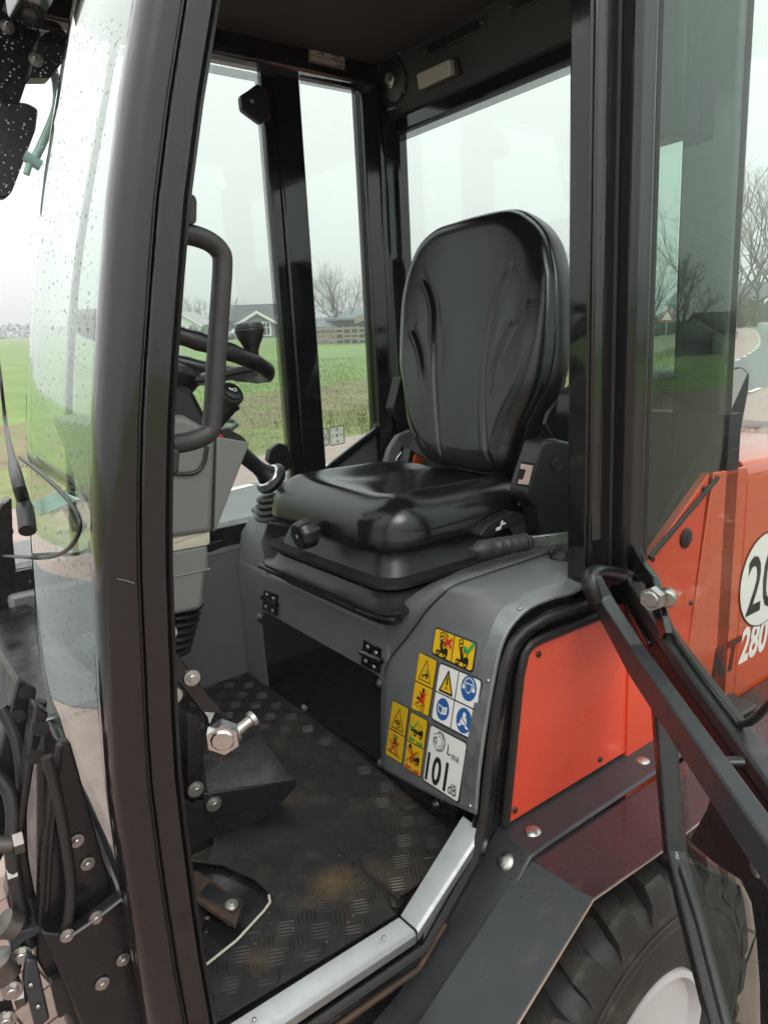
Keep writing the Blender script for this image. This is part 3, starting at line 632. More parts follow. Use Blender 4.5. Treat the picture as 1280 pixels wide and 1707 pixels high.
# aluminium sill, front length and rising length; the outer lip is rolled over
oc, of = V((.613,.800,.006)), V((.255,.800,.006)); ic, if_ = zs(665,1529,.02), V((.25,.832,.02)); od, idn = U(803,1385,1,.800), U(771.5,1359.5,1,.856)
def sill(a_in, b_in, a_out, b_out, name):
    b = MB(); rr = []
    for i_, o_ in ((a_in, a_out), (b_in, b_out)):
        up_ = V((0,0,1)); rr.append([i_, i_.lerp(o_, .9)+up_*.001, o_+V((0,.001,-.0005)), o_+V((0,-.003,-.005)), o_+V((0,-.003,-.02)), o_+V((0,.002,-.02)), o_+V((0,.003,-.004)), i_+V((0,0,-.003))])
    b.sweep(rr, ALU); return b.build(name, loader, .0012)
s1 = sill(ic+V((.000,0,0)), if_, oc, of, 'sill_strip'); s2 = sill(ic+V((.003,0,.001)), idn, oc+V((.003,0,.001)), od, 'sill_strip')
for px, py, pr_ in ((640,1565,s1),(424,1702,s1),(762,1410,s2),(768,1413,s2)): piece('rivet', SCREW, pr_, frame_at(zs(px, py, .021 if pr_ is s1 else .09)+V((0,0,.002)), (0,-.1,1)) @ Matrix.Scale(.6, 4))
# frame of the door opening outside the sill: seal, painted tube, rusty lower edge
FP = [V((.24,.80,-.035)), V((.625,.80,-.035)), U(800,1430,1,.8), U(815,1365,1,.8), U(822,1290,1,.8), U(836,1180,1,.8), U(850,1105,1,.8), U(862,1072,1,.8), U(882,1050,1,.8), U(915,1030,1,.8), U(985,1006,1,.8)]
b = MB(); b.tube([p+V((.004,-.002,0)) for p in FP[:2]]+[p+V((-.016,-.002,.004)) for p in FP[2:]], .0085, RUBBER, 8); b.build('door_seal', loader)
b = MB(); b.bar([p+V((0,.012,-.018 if i < 2 else 0)) for i, p in enumerate(FP)], (0,1,0), .03, .026, BLACK); b.build('door_frame', loader, .006)
b = MB(); b.bar([V((.25,.797,-.064)), V((.612,.797,-.064)), V((.675,.797,-.01))], (0,1,0), .012, .010, RUST); b.build('frame_flange', loader, .003)
RO = [U(*p, 1, .806) for p in ((848,1373),(858,1268),(872,1130),(880,1092),(890,1077),(906,1068),(1010,1026))]
b = MB(); b.tube([p+V((-.011,-.002,.006)) for p in RO], .0085, RUBBER, 8); b.build('panel_seal', loader)
b = MB(); b.prism([(.66,.822,-.10),(.74,.822,.0),(.812,.822,.13),(.82,.822,.36),(.85,.822,.47),(1.06,.822,.50),(1.5,.822,.50),(1.5,.822,-.10)], (0,.012,0), FRAMEM); b.build('frame_plate', loader)
# red service panel
RP = RO+[V((1.33,.806,.455)), V((1.33,.806,.095))]
b = MB(); b.prism(RP, (0,.005,0), RED); rp = b.build('service_panel', loader, .001)
for px, py in ((858,1351),(897.5,1091),(1000,1266)): piece('plug', SCREWB, rp, frame_at(U(px,py,1,.8055), (0,-1,0)))

# ---------- grey seat box: front, deck, right cover, left wheel-arch cover
XF = .86
b = MB()
b.prism([(XF,1.16,.222),(XF-.006,1.16,.30),(XF,1.16,.358),(XF+.03,1.16,.378),(1.5,1.16,.378),(1.5,1.16,.222)], (0,.72,0), GREY); b.build('seat_box', loader, .006)
b = MB(); b.box((XF-.0045,1.19,.296), (XF-.001,1.80,.2975), INK); b.build('lid_seam', loader)
b = MB(); b.prism([(XF+.012,1.19,-.01),(XF+.012,1.19,.23),(XF+.012,1.9,.23),(XF+.012,1.9,-.01)], (.02,0,0), GREY); b.build('box_front', loader)
PP = round_poly([U(*p, 0, XF-.002) for p in ((430,1020),(446,1022),(625,1122),(641,1140),(637,1290),(402,1117),(408,1100),(424,1108))], .006)
b = MB(); b.prism(PP, (.004,0,0), BLACK); fp_ = b.build('front_access_panel', loader, .001)
for px, py in ((433.5,1026.5),(634,1139.5),(635,1273),(507,1181),(409.5,1111)): piece('bolt', BOLT8, fp_, frame_at(U(px,py,0,XF-.002), (-1,0,0), (0,.3,1)))
b = MB(); pth = [U(px,py,0,XF-.006) for px, py in ((400,1116),(500,1186),(640,1294),(735,1368))]; b.tube(pth, .006, RUBBER, 6); b.build('floor_edge_strip', loader)
b = MB(); b.prism([U(px,py,0,XF-.0005) for px,py in ((637,1262),(700,1300),(764,1352),(742,1386),(637,1294))], (.006,0,0), FRAMEM); b.build('kick_strip', loader, .001)
piece('bolt', BOLT8, loader, frame_at(U(727,1341,0,XF-.003), (-1,0,0)))
# hinges
def hinge(pts, knuckle):
    A, B_, C_, D_ = [U(*p, 0, XF-.004) for p in pts]; b = MB(); b.prism([A,B_,C_,D_], (-.004,0,0), BLACK); h = b.build('lid_hinge', loader, .001)
    b = MB(); k0, k1 = [U(*p, 0, XF-.012) for p in knuckle]; b.tube([k0,k1], .0065, BLACK, 10); b.build('hinge_barrel', h)
    for u, v in ((.28,.18),(.74,.24),(.26,.76),(.72,.82)): piece('screw', SCREW, h, frame_at(lerp(lerp(A,B_,u),lerp(D_,C_,u),v)+V((-.004,0,0)), (-1,0,0)) @ Matrix.Scale(1.0, 4))
hinge(((441,983),(465,991),(463,1027),(439,1016)), ((437,996),(462,1009)))
hinge(((608,1066),(638,1082),(634,1123),(603,1107)), ((601,1087),(636,1103)))
# right cover (far side), rounded over the wheel arch
def cover(name, prof, y0, y1, mt):
    b = MB(); b.sweep([[(x, y, z) for x, z in prof] for y in (y0, lerp(y0,y1,.5), y1)], mt); return b.build(name, loader, .012, seg=3)
cover('right_arch_cover', [(.856,0),(.858,.2),(.866,.36),(.885,.44),(.92,.482),(.99,.498),(1.5,.50),(1.5,0)], 1.745, 1.90, GREY)
b = MB(); b.prism([(.858,1.70,.36),(.87,1.745,.44),(.90,1.745,.49),(1.5,1.745,.5),(1.5,1.70,.37)], (0,.004,0), GREY); b.build('arch_cover_flank', loader, .003)
# left cover: lofted between the door opening and the ridge beside the seat
Oc = [U(*p, 1, .802) for p in ((794.5,1358),(799,1300),(805,1252),(811,1211),(818,1168),(825,1131),(831,1101),(838,1076),(849,1052),(865,1032),(888,1013),(925,998),(967,984))]+[V((1.10,.802,.522))]
Rc = [U(636,1280,0,XF-.003), U(636,1240,0,XF-.003), U(636,1210,0,XF-.003), U(636,1180,0,XF-.003), U(637,1150,0,XF-.003), U(640,1126,0,XF-.003), U(652,1098,0,XF-.002), U(683,1060,1,1.09), U(711,1021,1,1.03), U(735,996,1,.985), U(754,980,1,.962), U(800,962,2,.503), U(921,921,2,.503), V((1.30,.985,.505))]
n = 64
Os, Rs = spline(Oc, n), spline(Rc, n)
def Cpt(i, s):                       # bulged loft: s = 0 at the opening, 1 at the ridge
    p = Os[i].lerp(Rs[i], s); tz = max(0, min(1, (Os[i].z-.36)/.1)); return p+V((-.006, -.004, .010*tz))*(4*s*(1-s))
rings = [[Cpt(i, s/12) for s in range(13)] for i in range(n)]
b = MB(); b.sweep(rings, GREY, closed=False, caps=False)
lac = b.build('left_arch_cover', loader, sharp=50); so = lac.modifiers.new('thickness', 'SOLIDIFY'); so.thickness = .004; so.offset = 0 
Ic = [V((.861,1.20,.02)), V((.861,1.20,.1)), V((.861,1.20,.18)), V((.861,1.20,.23)), V((.861,1.20,.26)), V((.8605,1.192,.29)), U(642,1047,0,XF), U(655,1026,1,1.145), U(668,1008,1,1.12), U(698,985,1,1.085), U(722,971,1,1.06), U(744,962,1,1.045), U(790,942,1,1.04), V((1.30,1.045,.495))]
Is = spline(Ic, n)
b = MB(); b.sweep([[Rs[i], Rs[i].lerp(Is[i], .5)+V((-.002,0,.003)), Is[i], Is[i]+V((.01,.03,-.06))] for i in range(22, n)], GREY, closed=False, caps=False); o = b.build('arch_cover_flank', loader, sharp=70); so = o.modifiers.new('thickness', 'SOLIDIFY'); so.thickness = .005
b = MB(); b.tube([Rs[i]+V((-.001,0,.0012)) for i in range(26, n)], .0022, DGREY, 6); b.build('cover_seam', loader)
# aluminium edge strip on the opening
fr = lambda i: np.interp(i, [0, 20, 36, 44, 52, 63], [.12, .10, .135, .21, .24, .2])
rings = []
for i in range(1, n-6):
    o_, q = Cpt(i, 0.0), Cpt(i, fr(i)); m_ = Cpt(i, fr(i)/2); t_ = Os[min(i+1, n-1)]-Os[i-1]; nn = t_.cross(q-o_).normalized()
    if nn.x > .1 or nn.z < -.2: nn = -nn
    rings.append([o_+nn*.0012, o_+nn*.0046, m_+nn*.0048, q+nn*.0046, q+nn*.0012])
b = MB(); b.sweep(rings, ALU); st = b.build('edge_strip', loader, .0008, sharp=40)
def on_cover(px, py):                # nearest loft point under a photo point, and its normal
    r = ray(px, py).normalized(); best = None
    for i in range(1, n-1):
        for s in range(0, 13):
            p = Cpt(i, s/12); e = (p-CM).cross(r).length
            if best is None or e < best[0]: best = (e, i, s/12, p)
    return best
for px, py in ((813.3,1135),(783.5,1344),(866,1014)):
    e, i, s, p = on_cover(px, py); nn = (Os[i+1]-Os[i-1]).cross(Rs[i]-Os[i]).normalized(); nn = nn if nn.x < 0 else -nn; p2 = UPL(px, py, p+nn*.0047, nn)
    piece('rivet', SCREW, st, frame_at(p2, nn) @ Matrix.Scale(.75, 4))

# ---------- warning stickers on the cover face
f0, f1, f2 = Oc[0], Oc[4], Rc[1]
# face plane of the lower cover (flat part)
SN = (Oc[5]-Oc[1]).cross(Rc[2]-Oc[2]).normalized(); SN = SN if SN.x < 0 else -SN
SP0 = (Oc[2]+Rc[2])/2
class Stk:
    def __init__(s, name, quad, base, lift=.0045):
        a_, b_, c_, d_ = [V((*p, 0)) for p in quad]
        smp = [on_cover(*lerp(lerp(a_, b_, u), lerp(d_, c_, u), v)[:2])[3] for u in (0, .33, .66, 1) for v in (0, .33, .66, 1)]
        A_ = np.array([tuple(p) for p in smp]); cen = A_.mean(0); s.n = V(np.linalg.svd(A_-cen)[2][2]); s.n = s.n if s.n.x < 0 else -s.n
        p0 = V(cen)+s.n*(max((p-V(cen)).dot(s.n) for p in smp)+.0030)
        s.q = [UPL(p[0], p[1], p0, s.n) for p in quad]      # a flat label lying on the cover
        s.w = (s.q[1]-s.q[0]).length; s.h = (s.q[3]-s.q[0]).length; s.b = MB(); s.name = name
        s.poly(s.rr(0,0,1,1,.06), INK, -2, thick=.0012); s.poly(s.rr(.022,.022*s.w/s.h,1-.022,1-.022*s.w/s.h,.05), base, 0)
    def rr(s, x0, y0, x1, y1, r):
        ry = r*s.w/s.h; o = []
        for cx, cy, a0 in ((x0+r,y0+ry,180),(x1-r,y0+ry,270),(x1-r,y1-ry,0),(x0+r,y1-ry,90)):
            for k in range(5): a = rad(a0+k*22.5); o.append((cx+r*math.cos(a), cy+ry*math.sin(a)))
        return o
    def P(s, u, v, l=0): a, b_, c, d = s.q; return lerp(lerp(a, b_, u), lerp(d, c, u), v)+s.n*(l*.00022)
    def poly(s, pts, mt, l=1, thick=None):
        P = [s.P(u, v, l) for u, v in pts]
        if thick: s.b.prism(P, -s.n*thick, mt)
        else: s.b.add(P, [tuple(range(len(P)))], mt)
    def line(s, pts, w_, mt, l=1, closed=False):
        k = s.h/s.w; pts = list(pts)+([pts[0]] if closed else [])
        for (x0,y0),(x1,y1) in zip(pts, pts[1:]):
            dx, dy = x1-x0, (y1-y0)*k; L_ = math.hypot(dx, dy) or 1; nx, ny = -dy/L_*w_/2, dx/L_*w_/2/k; ex, ey = dx/L_*w_*.35, dy/L_*w_*.35/k
            s.poly([(x0+nx-ex,y0+ny-ey),(x1+nx+ex,y1+ny+ey),(x1-nx+ex,y1-ny+ey),(x0-nx-ex,y0-ny-ey)], mt, l)
    def disc(s, cx, cy, r, mt, l=1, n=20): k = s.w/s.h; s.poly([(cx+r*math.cos(2*math.pi*i/n), cy+r*k*math.sin(2*math.pi*i/n)) for i in range(n)], mt, l)
    def ring(s, cx, cy, r, w_, mt, l=1, a0=0, a1=360, n=24): k = s.w/s.h; s.line([(cx+r*math.cos(rad(a0+(a1-a0)*i/n)), cy+r*k*math.sin(rad(a0+(a1-a0)*i/n))) for i in range(n+1)], w_, mt, l)
    def tri(s, cx, cy, r, mt, fill=None):
        k = s.w/s.h; P = [(cx, cy-r*k), (cx+r*.9, cy+r*.75*k), (cx-r*.9, cy+r*.75*k)]
        if fill: s.poly(P, fill, 1)
        s.line(P, .03, mt, 2, True)
    def cross(s, cx, cy, rx, ry): s.line([(cx-rx,cy-ry),(cx+rx,cy+ry)], .045, REDP, 6); s.line([(cx+rx,cy-ry),(cx-rx,cy+ry)], .045, REDP, 6)
    def tick(s, cx, cy, r): k = s.w/s.h; s.line([(cx-r,cy),(cx-r*.35,cy+r*.6*k),(cx+r,cy-r*.9*k)], .05, GREEN, 6)
    def arrow(s, x0, x1, y, mt):
        d = .06 if x1 > x0 else -.06; k = s.w/s.h; s.line([(x0,y),(x1-d*1.6,y)], .075, mt, 4); s.poly([(x1,y),(x1-d*1.9,y-.12*k),(x1-d*1.9,y+.12*k)], mt, 4)
    def truck(s, cx, cy, r, boom=None, load=0):
        """small side view: two wheels, body, cab outline, boom"""
        k = s.w/s.h; X = lambda x: cx+x*r; Y = lambda y: cy-y*r*k
        for x in (-.75, .62): s.disc(X(x), Y(0), r*.36, INK, 2); s.disc(X(x), Y(0), r*.13, YEL, 3)
        s.poly([(X(-.8),Y(.1)),(X(.2),Y(.1)),(X(.2),Y(.38)),(X(-.8),Y(.3))], INK, 2); s.poly([(X(.15),Y(.1)),(X(1.1),Y(.1)),(X(1.1),Y(.75)),(X(.6),Y(.85)),(X(.2),Y(.6))], INK, 2)
        s.line([(X(.1),Y(.4)),(X(.15),Y(1.4)),(X(.7),Y(1.4)),(X(.75),Y(.75))], .018, INK, 2)
        if boom:
            s.line([(X(-.1),Y(.45))]+[(X(x),Y(y)) for x, y in boom], .055, INK, 2)
            x, y = boom[-1]
            for q in range(load): s.line([(X(x-.3),Y(y+.1+.42*q)),(X(x+.25),Y(y+.3+.42*q)),(X(x+.1),Y(y+.66+.42*q)),(X(x-.45),Y(y+.46+.42*q))], .016, INK, 3, True)
    def text(s, body, u, v, h_, mt, l=2, bold=0, sx=1):
        me = text_mesh(body, bold); P = [s.P(u+x*h_*sx*s.h/s.w, v-y*h_, l) for x, y in me[0]]; s.b.add(P, me[1], mt)
    def fit(s, body, u0, u1, v, h_, mt, bold=0):
        vs, fs = text_mesh(body, bold); x0, x1 = min(p[0] for p in vs), max(p[0] for p in vs)
        s.b.add([s.P(lerp(u0, u1, (x-x0)/(x1-x0)), v-y*h_, 2) for x, y in vs], fs, mt)
    def done(s): o = s.b.build(s.name, loader, sharp=180); return o
def text_mesh(body, bold=0, shear=0, bevel=0):
    cu = bpy.data.curves.new('text', 'FONT'); cu.body = body; cu.size = 1; cu.offset = bold; cu.shear = shear; cu.resolution_u = 3
    ob = bpy.data.objects.new('text', cu); me = ob.to_mesh(); vs = [(v.co.x, v.co.y) for v in me.vertices]; fs = [tuple(p.vertices) for p in me.polygons]
    ob.to_mesh_clear(); bpy.data.objects.remove(ob); bpy.data.curves.remove(cu)
    return vs, fs
# 1: two cells, raised load wrong / right
k = Stk('warning_sticker', ((725.4,1044.5),(794.5,1071.5),(787.5,1123),(718.8,1090.2)), YEL)
k.line([(.5,.03),(.5,.97)], .018, INK, 2)
k.truck(.25,.85,.13,((-.3,.9),(-.2,1.3)),2); k.line([(.28,.08),(.36,.17)], .02, INK, 3); k.cross(.38,.36,.075,.13)
k.truck(.74,.85,.13,((-.25,.9),(-.4,1.35)),2); k.tick(.86,.30,.085); k.done()
# 2
k = Stk('warning_sticker', ((698.4,1086.3),(728.9,1101.3),(714.1,1195.7),(684.8,1181.6)), YEL)
k.line([(.03,.5),(.97,.5)], .035, INK, 2); k.tri(.5,.28,.36,INK); k.truck(.5,.36,.15)
k.disc(.55,.60,.075,INK,2); k.line([(.55,.65),(.50,.77),(.28,.76)], .09, INK, 2); k.line([(.50,.77),(.36,.84),(.24,.86)], .05, INK, 2); k.line([(.12,.88),(.4,.92)], .02, INK, 2); k.line([(.45,.66),(.62,.66),(.66,.82),(.48,.80)], .05, REDP, 4, True); k.cross(.54,.74,.19,.11); k.line([(.52,.86),(.70,.86),(.68,.97),(.50,.97)], .025, INK, 3, True); k.line([(.56,.89),(.64,.94)], .02, INK, 3); k.done()
# 3: four white cells
k = Stk('safety_sticker', ((732.4,1103.1),(803.9,1133.6),(788.2,1236.7),(717.7,1199.2)), WHITE)
k.line([(.49,.02),(.49,.98)], .018, INK, 2); k.line([(.02,.5),(.98,.5)], .018, INK, 2)
k.tri(.26,.30,.17,INK,YEL); k.line([(.262,.2),(.262,.31)], .032, INK, 4); k.disc(.262,.375,.018,INK,4)
k.disc(.75,.22,.17,BLUE); k.poly([(.67,.14),(.83,.14),(.81,.26),(.75,.31),(.69,.26)], WHITE, 3); k.poly([(.685,.155),(.815,.155),(.80,.25),(.75,.29),(.70,.25)], BLUE, 4); k.ring(.75,.19,.11,.022,WHITE,3,180,360); k.disc(.64,.22,.032,WHITE,3); k.disc(.86,.22,.032,WHITE,3)
k.disc(.25,.74,.155,BLUE); k.poly([(.15,.69),(.245,.71),(.245,.83),(.15,.80)], BLUE, 3); k.line([(.15,.68),(.25,.71),(.35,.68),(.35,.79),(.25,.82),(.15,.79)], .014, WHITE, 4, True); k.line([(.25,.71),(.25,.82)], .012, WHITE, 4); k.poly([(.26,.715),(.34,.69),(.34,.785),(.26,.81)], WHITE, 4); k.line([(.30,.74),(.30,.785)], .018, BLUE, 5); k.disc(.30,.72,.01,BLUE,5)
k.disc(.75,.75,.17,BLUE); k.disc(.75,.66,.036,WHITE,3); k.poly([(.70,.70),(.80,.70),(.83,.80),(.80,.82),(.70,.82),(.67,.80)], WHITE, 3); k.line([(.70,.71),(.82,.80)], .016, BLUE, 5); k.poly([(.66,.82),(.72,.83),(.68,.87),(.62,.85)], WHITE, 3); k.poly([(.78,.83),(.84,.82),(.88,.85),(.82,.87)], WHITE, 3); k.done()
# 4
k = Stk('warning_sticker', ((653.9,1166.9),(681.6,1181),(669.8,1274.7),(641.7,1257.8)), YEL)
k.line([(.03,.5),(.97,.5)], .035, INK, 2); k.tri(.5,.29,.38,INK); k.ring(.52,.35,.12,.03,INK,3,200,480); k.disc(.52,.34,.06,INK,3); k.poly([(.30,.33),(.42,.30),(.42,.37)], INK, 3)
k.line([(.36,.57),(.58,.57),(.60,.70),(.38,.70)], .025, INK, 2, True); k.disc(.48,.61,.045,INK,3); k.line([(.48,.64),(.48,.70)], .1, INK, 3); k.line([(.36,.72),(.28,.88),(.66,.90),(.62,.72)], .02, INK, 2, True); k.line([(.1,.88),(.9,.92)], .02, INK, 2); k.cross(.45,.78,.28,.11); k.done()
# 5
k = Stk('warning_sticker', ((684.8,1186.3),(713.2,1201.6),(700.8,1296.5),(672.2,1278.9)), YEL)
k.line([(.03,.5),(.97,.5)], .035, INK, 2); k.truck(.58,.33,.24,((-.9,.5),(-1.5,.2))); k.disc(.2,.27,.07,INK,2); k.tick(.32,.20,.2); k.arrow(.42,.10,.44,GREEN); k.arrow(.58,.90,.46,GREEN)
k.truck(.58,.80,.24,((-.9,1.2),(-1.3,1.9))); k.disc(.24,.57,.08,INK,2); k.cross(.40,.73,.26,.12); k.arrow(.42,.10,.94,REDP); k.arrow(.58,.90,.955,REDP); k.done()
# 6
k = Stk('noise_level_sticker', ((717.2,1206.2),(779.3,1239.1),(764.1,1341),(703.6,1301.2)), WHITE)
k.line([(.16,.12),(.34,.05),(.47,.16),(.44,.32),(.27,.37),(.15,.27)], .01, INK, 2, True)
for r_ in (.15, .115, .075): k.ring(.32,.21,r_,.009,INK,2,-120,110)
k.line([(.17,.19),(.23,.16),(.25,.28),(.18,.24)], .012, INK, 3, True); k.ring(.2,.21,.035,.009,INK,3)
k.fit('L',.55,.64,.34,.23,INK,.008); k.fit('WA',.66,.87,.39,.15,INK,.008); k.fit('101',.06,.64,.93,.66,INK,.022); k.fit('dB',.70,.91,.93,.26,INK,.006); k.done()

# ---------- operator seat
seat = link(bpy.data.objects.new('operator_seat', None), loader)
def inside_dist(poly):
    P = np.array(poly); Q = np.roll(P, -1, 0)
    def f(u, v):
        d = Q-P; t = np.clip(((u-P[:,0])*d[:,0]+(v-P[:,1])*d[:,1])/np.maximum((d**2).sum(1), 1e-12), 0, 1)
        return float(np.sqrt(((P[:,0]+t*d[:,0]-u)**2+(P[:,1]+t*d[:,1]-v)**2).min()))
    return f
def row_span(poly, v):
    xs_ = []
    for (a, b_), (c, d) in zip(poly, poly[1:]+poly[:1]):
        if (b_ <= v) != (d <= v): xs_.append(a+(c-a)*(v-b_)/(d-b_))
    return (min(xs_), max(xs_)) if len(xs_) >= 2 else None
def padded(name, poly, fr_, hfun, nu, nv, mt, back, mt2, parent):
    """a padded shape: poly = outline in (u, v); hfun(u, v, distance to the edge) = height; fr_ = (origin, eu, ev, en); closed by a wall and a back"""
    o_, eu, ev, en = fr_; P = lambda u, v, h: o_+eu*u+ev*v+en*h
    dist = inside_dist(poly); v0, v1 = min(p[1] for p in poly), max(p[1] for p in poly); rows = []
    for j in range(nv):
        t = j/(nv-1); t = .5-.5*math.cos(math.pi*t) if True else t; t = .35*t+.65*(j/(nv-1)) if 0 < j < nv-1 else t
        v = lerp(v0+1e-4, v1-1e-4, t); sp = row_span(poly, v); rows.append([(lerp(sp[0], sp[1], (.5-.5*math.cos(math.pi*i/(nu-1)))*.45+.55*i/(nu-1)), v) for i in range(nu)])
    b = MB(); b.sweep([[P(u, v, hfun(u, v, dist(u, v))) for u, v in r] for r in rows], mt, closed=False, caps=False)
    edge = rows[0]+[r[-1] for r in rows[1:]]+rows[-1][::-1][1:]+[r[0] for r in rows[::-1]][1:-1]
    cu, cv = sum(p[0] for p in edge)/len(edge), sum(p[1] for p in edge)/len(edge)
    lo = []
    for s_, h in back: lo.append([P(cu+(u-cu)*s_, cv+(v-cv)*s_, h+(hfun(u, v, 0) if h == 0 else 0)) for u, v in edge])
    b.sweep(lo, mt2, caps=False); b.add(lo[-1], [tuple(range(len(lo[-1])))], mt2)
    return b.build(name, parent, sharp=60)
sm = lambda x: max(0, min(1, x))**2*(3-2*max(0, min(1, x)))
# cushion
CO = round_poly([(.822,1.102,0),(.826,1.652,0),(1.30,1.60,0),(1.30,1.115,0)], .125, 10); CO = [(p.x, p.y) for p in CO]
CO = [(p.x, p.y) for p in spline([V((*q, 0)) for q in CO]+[V((*CO[0], 0))], 120)][:-1]
def cush(u, v, d):
    e = min(1, d/.082); h = .066*math.sqrt(max(0, 1-(1-e)**2.1))
    yy = abs(v-1.36)/.25; fx = (u-.83)/.46
    h += .011*sm((yy-.42)/.45)*sm(fx*2.4+.25)*sm((1.1-fx)/.5)*e - .013*sm((fx-.16)/.3)*(1-sm((yy-.35)/.5))*e - .016*sm((.16-fx)/.16)*e
    return h
cushion = padded('cushion', CO, (V((0,0,.572)), V((1,0,0)), V((0,1,0)), V((0,0,1))), cush, 90, 90, LEATH, ((1,0),(1.012,-.010),(1.014,-.022),(1.0,-.034),(.95,-.041)), LEATH, seat)
# backrest
BN = V((-1,0,.262)).normalized(); BU = V((.262,0,1)).normalized(); BO = V((1.243,1.365,.63)); EY = V((0,-1,0))
def B2(px, py): p = UPL(px, py, BO, BN)-BO; return (p.dot(EY), p.dot(BU))
BP = [B2(*p) for p in ((674,614),(674,560),(676,509),(683,468),(693,437),(705,412),(718.5,395),(738,380),(760.6,371.6),(800,360),(845,350.5),(868,353),(887,365),(902,380),(912.5,399),(920,430),(925,466.6),(925,530),(921,593),(908,645),(887,690),(874,720),(866,745),(856,775),(836.6,789),(790,785),(748,776.7),(725,772),(710,758),(699,738),(691,720),(684,690),(680.5,656))]
BP = [(p.x, p.y) for p in spline([V((*q, 0)) for q in BP]+[V((*BP[0], 0))], 150)][:-1]
GR = [spline([V((*B2(*p), 0)) for p in g], 500) for g in (
    ((718.5,464.5),(731,483),(741.7,521),(744.6,576),(746,660.6),(752,775)), ((705.8,548.8),(720.6,580.5),(729,618.5),(729,669)),
    ((868,441),(851,483),(836.6,538),(828,610),(828,677.5),(835,785)), ((874.5,536),(855.6,589),(843,631),(836.6,677)))]
GA = [np.array([(p.x, p.y) for p in g]) for g in GR]
def backh(u, v, d):
    e = min(1, d/.05); h = .034*math.sqrt(max(0, 1-(1-e)**2.3))
    uc = (u-.02)/.2; h += .010*sm((abs(uc)-.25)/.5)*e*sm((.52-v)/.3) + .008*math.cos(max(-1.5, min(1.5, (v-.16)*6)))*e
    for k, g in enumerate(GA):
        dd = (g[:,0]-u)**2+(g[:,1]-v)**2; j = int(dd.argmin()); q = math.sqrt(dd[j])
        if q < .03:
            fd = sm(j/90) if k in (0, 2) else sm(j/70)*sm((499-j)/170)
            h -= (.0078*math.exp(-(q/.0068)**2) - .0022*math.exp(-((q-.013)/.007)**2))*fd
    return h
back = padded('backrest', BP, (BO, EY, BU, BN), backh, 210, 230, LEATH, ((1,0),(1.012,-.004),(1.02,-.012),(1.022,-.045),(1.0,-.062),(.9,-.07)), BPLAS, seat)
b = MB(); o_ = [BO+EY*u+BU*v for u, v in BP]; b.tube([p-BN*.003 for p in o_], .0035, LEATH, 6, closed=True); b.build('piping', seat)
# hip brackets, belt stalks, recliner guide
b = MB(); b.prism(round_poly([U(*p, 1, 1.10) for p in ((872,733),(893,728),(930,737),(945,752),(950,830),(925,868),(893,905),(876,898),(866,840),(846,822),(850,800))], .012), (0,-.055,0), DGREY); rt_ = b.build('belt_retractor', seat, .008, seg=3)
b = MB(); q = round_poly([U(*p, 1, 1.044) for p in ((868,768),(890,772),(881,813),(857,808))], .004); b.prism(q, (0,-.003,0), INK); b.build('belt_window', seat)
b = MB(); b.prism([U(*p, 1, 1.040) for p in ((869,773),(887,776),(879,808),(863,806),(865,799),(871,800),(877,783),(867,781))], (0,-.003,0), PINK); b.build('belt_tongue', seat)
b = MB(); b.lathe([(.016,0),(.016,.002),(.014,.003),(.013,.002)], U(927,775,1,1.044), (0,-1,0), DGREY, 24); b.build('pivot_cap', seat)
piece('plug', SCREWB, seat, frame_at(U(865,841,1,1.044), (0,-1,0)) @ Matrix.Scale(.6, 4))
b = MB(); b.tube([U(*p, 1, 1.09) for p in ((925,740),(908,705),(912,690),(935,660),(940,625))], .006, BPLAS, 8); b.build('belt_bracket', seat)
b = MB(); b.prism(round_poly([U(*p, 1, 1.07) for p in ((930,655),(948,640),(952,700),(935,710),(925,690))], .01), (0,-.05,0), DGREY); b.build('armrest_pivot', seat, .006)
b = MB(); b.prism(round_poly([U(*p, 1, 1.62) for p in ((668,627),(678,632),(686,690),(690,705),(676,700),(660,692),(655,680))], .006), (0,.035,0), DGREY); ab = b.build('armrest_pivot', seat, .005)
b = MB(); b.prism(round_poly([U(*p, 1, 1.61) for p in ((686,716),(690,722),(682,760),(668,786),(655,783),(642,777),(650,748),(664,726))], .006), (0,.02,0), GREY); b.build('recliner_guide', seat, .004)
b = MB(); b.prism(round_poly([U(*p, 1, 1.608) for p in ((670,742),(673,746),(664,768),(657,778),(655,774),(664,758))], .002), (0,-.002,0), INK); b.build('guide_slot', seat)
b = MB(); b.tube([U(*p, 1, 1.606) for p in ((669,753),(661,764),(659,776),(664,773))], .002, STEEL, 6); b.build('slot_pin', seat)
b = MB(); b.prism(round_poly([U(*p, 1, 1.55) for p in ((684,748),(708,762),(702,790),(676,786))], .004), (0,.03,0), BPLAS); bk = b.build('belt_buckle', seat, .004)
b = MB(); b.prism([U(*p, 1, 1.548) for p in ((690,757),(705,764),(700,786),(684,782))], (0,-.006,0), ORANGE); b.build('buckle_button', seat, .002)
# lower trim behind the cushion
b = MB(); b.box((1.315,1.13,.5), (1.34,1.6,.665), GREY); b.build('lower_back_trim', seat, .01)
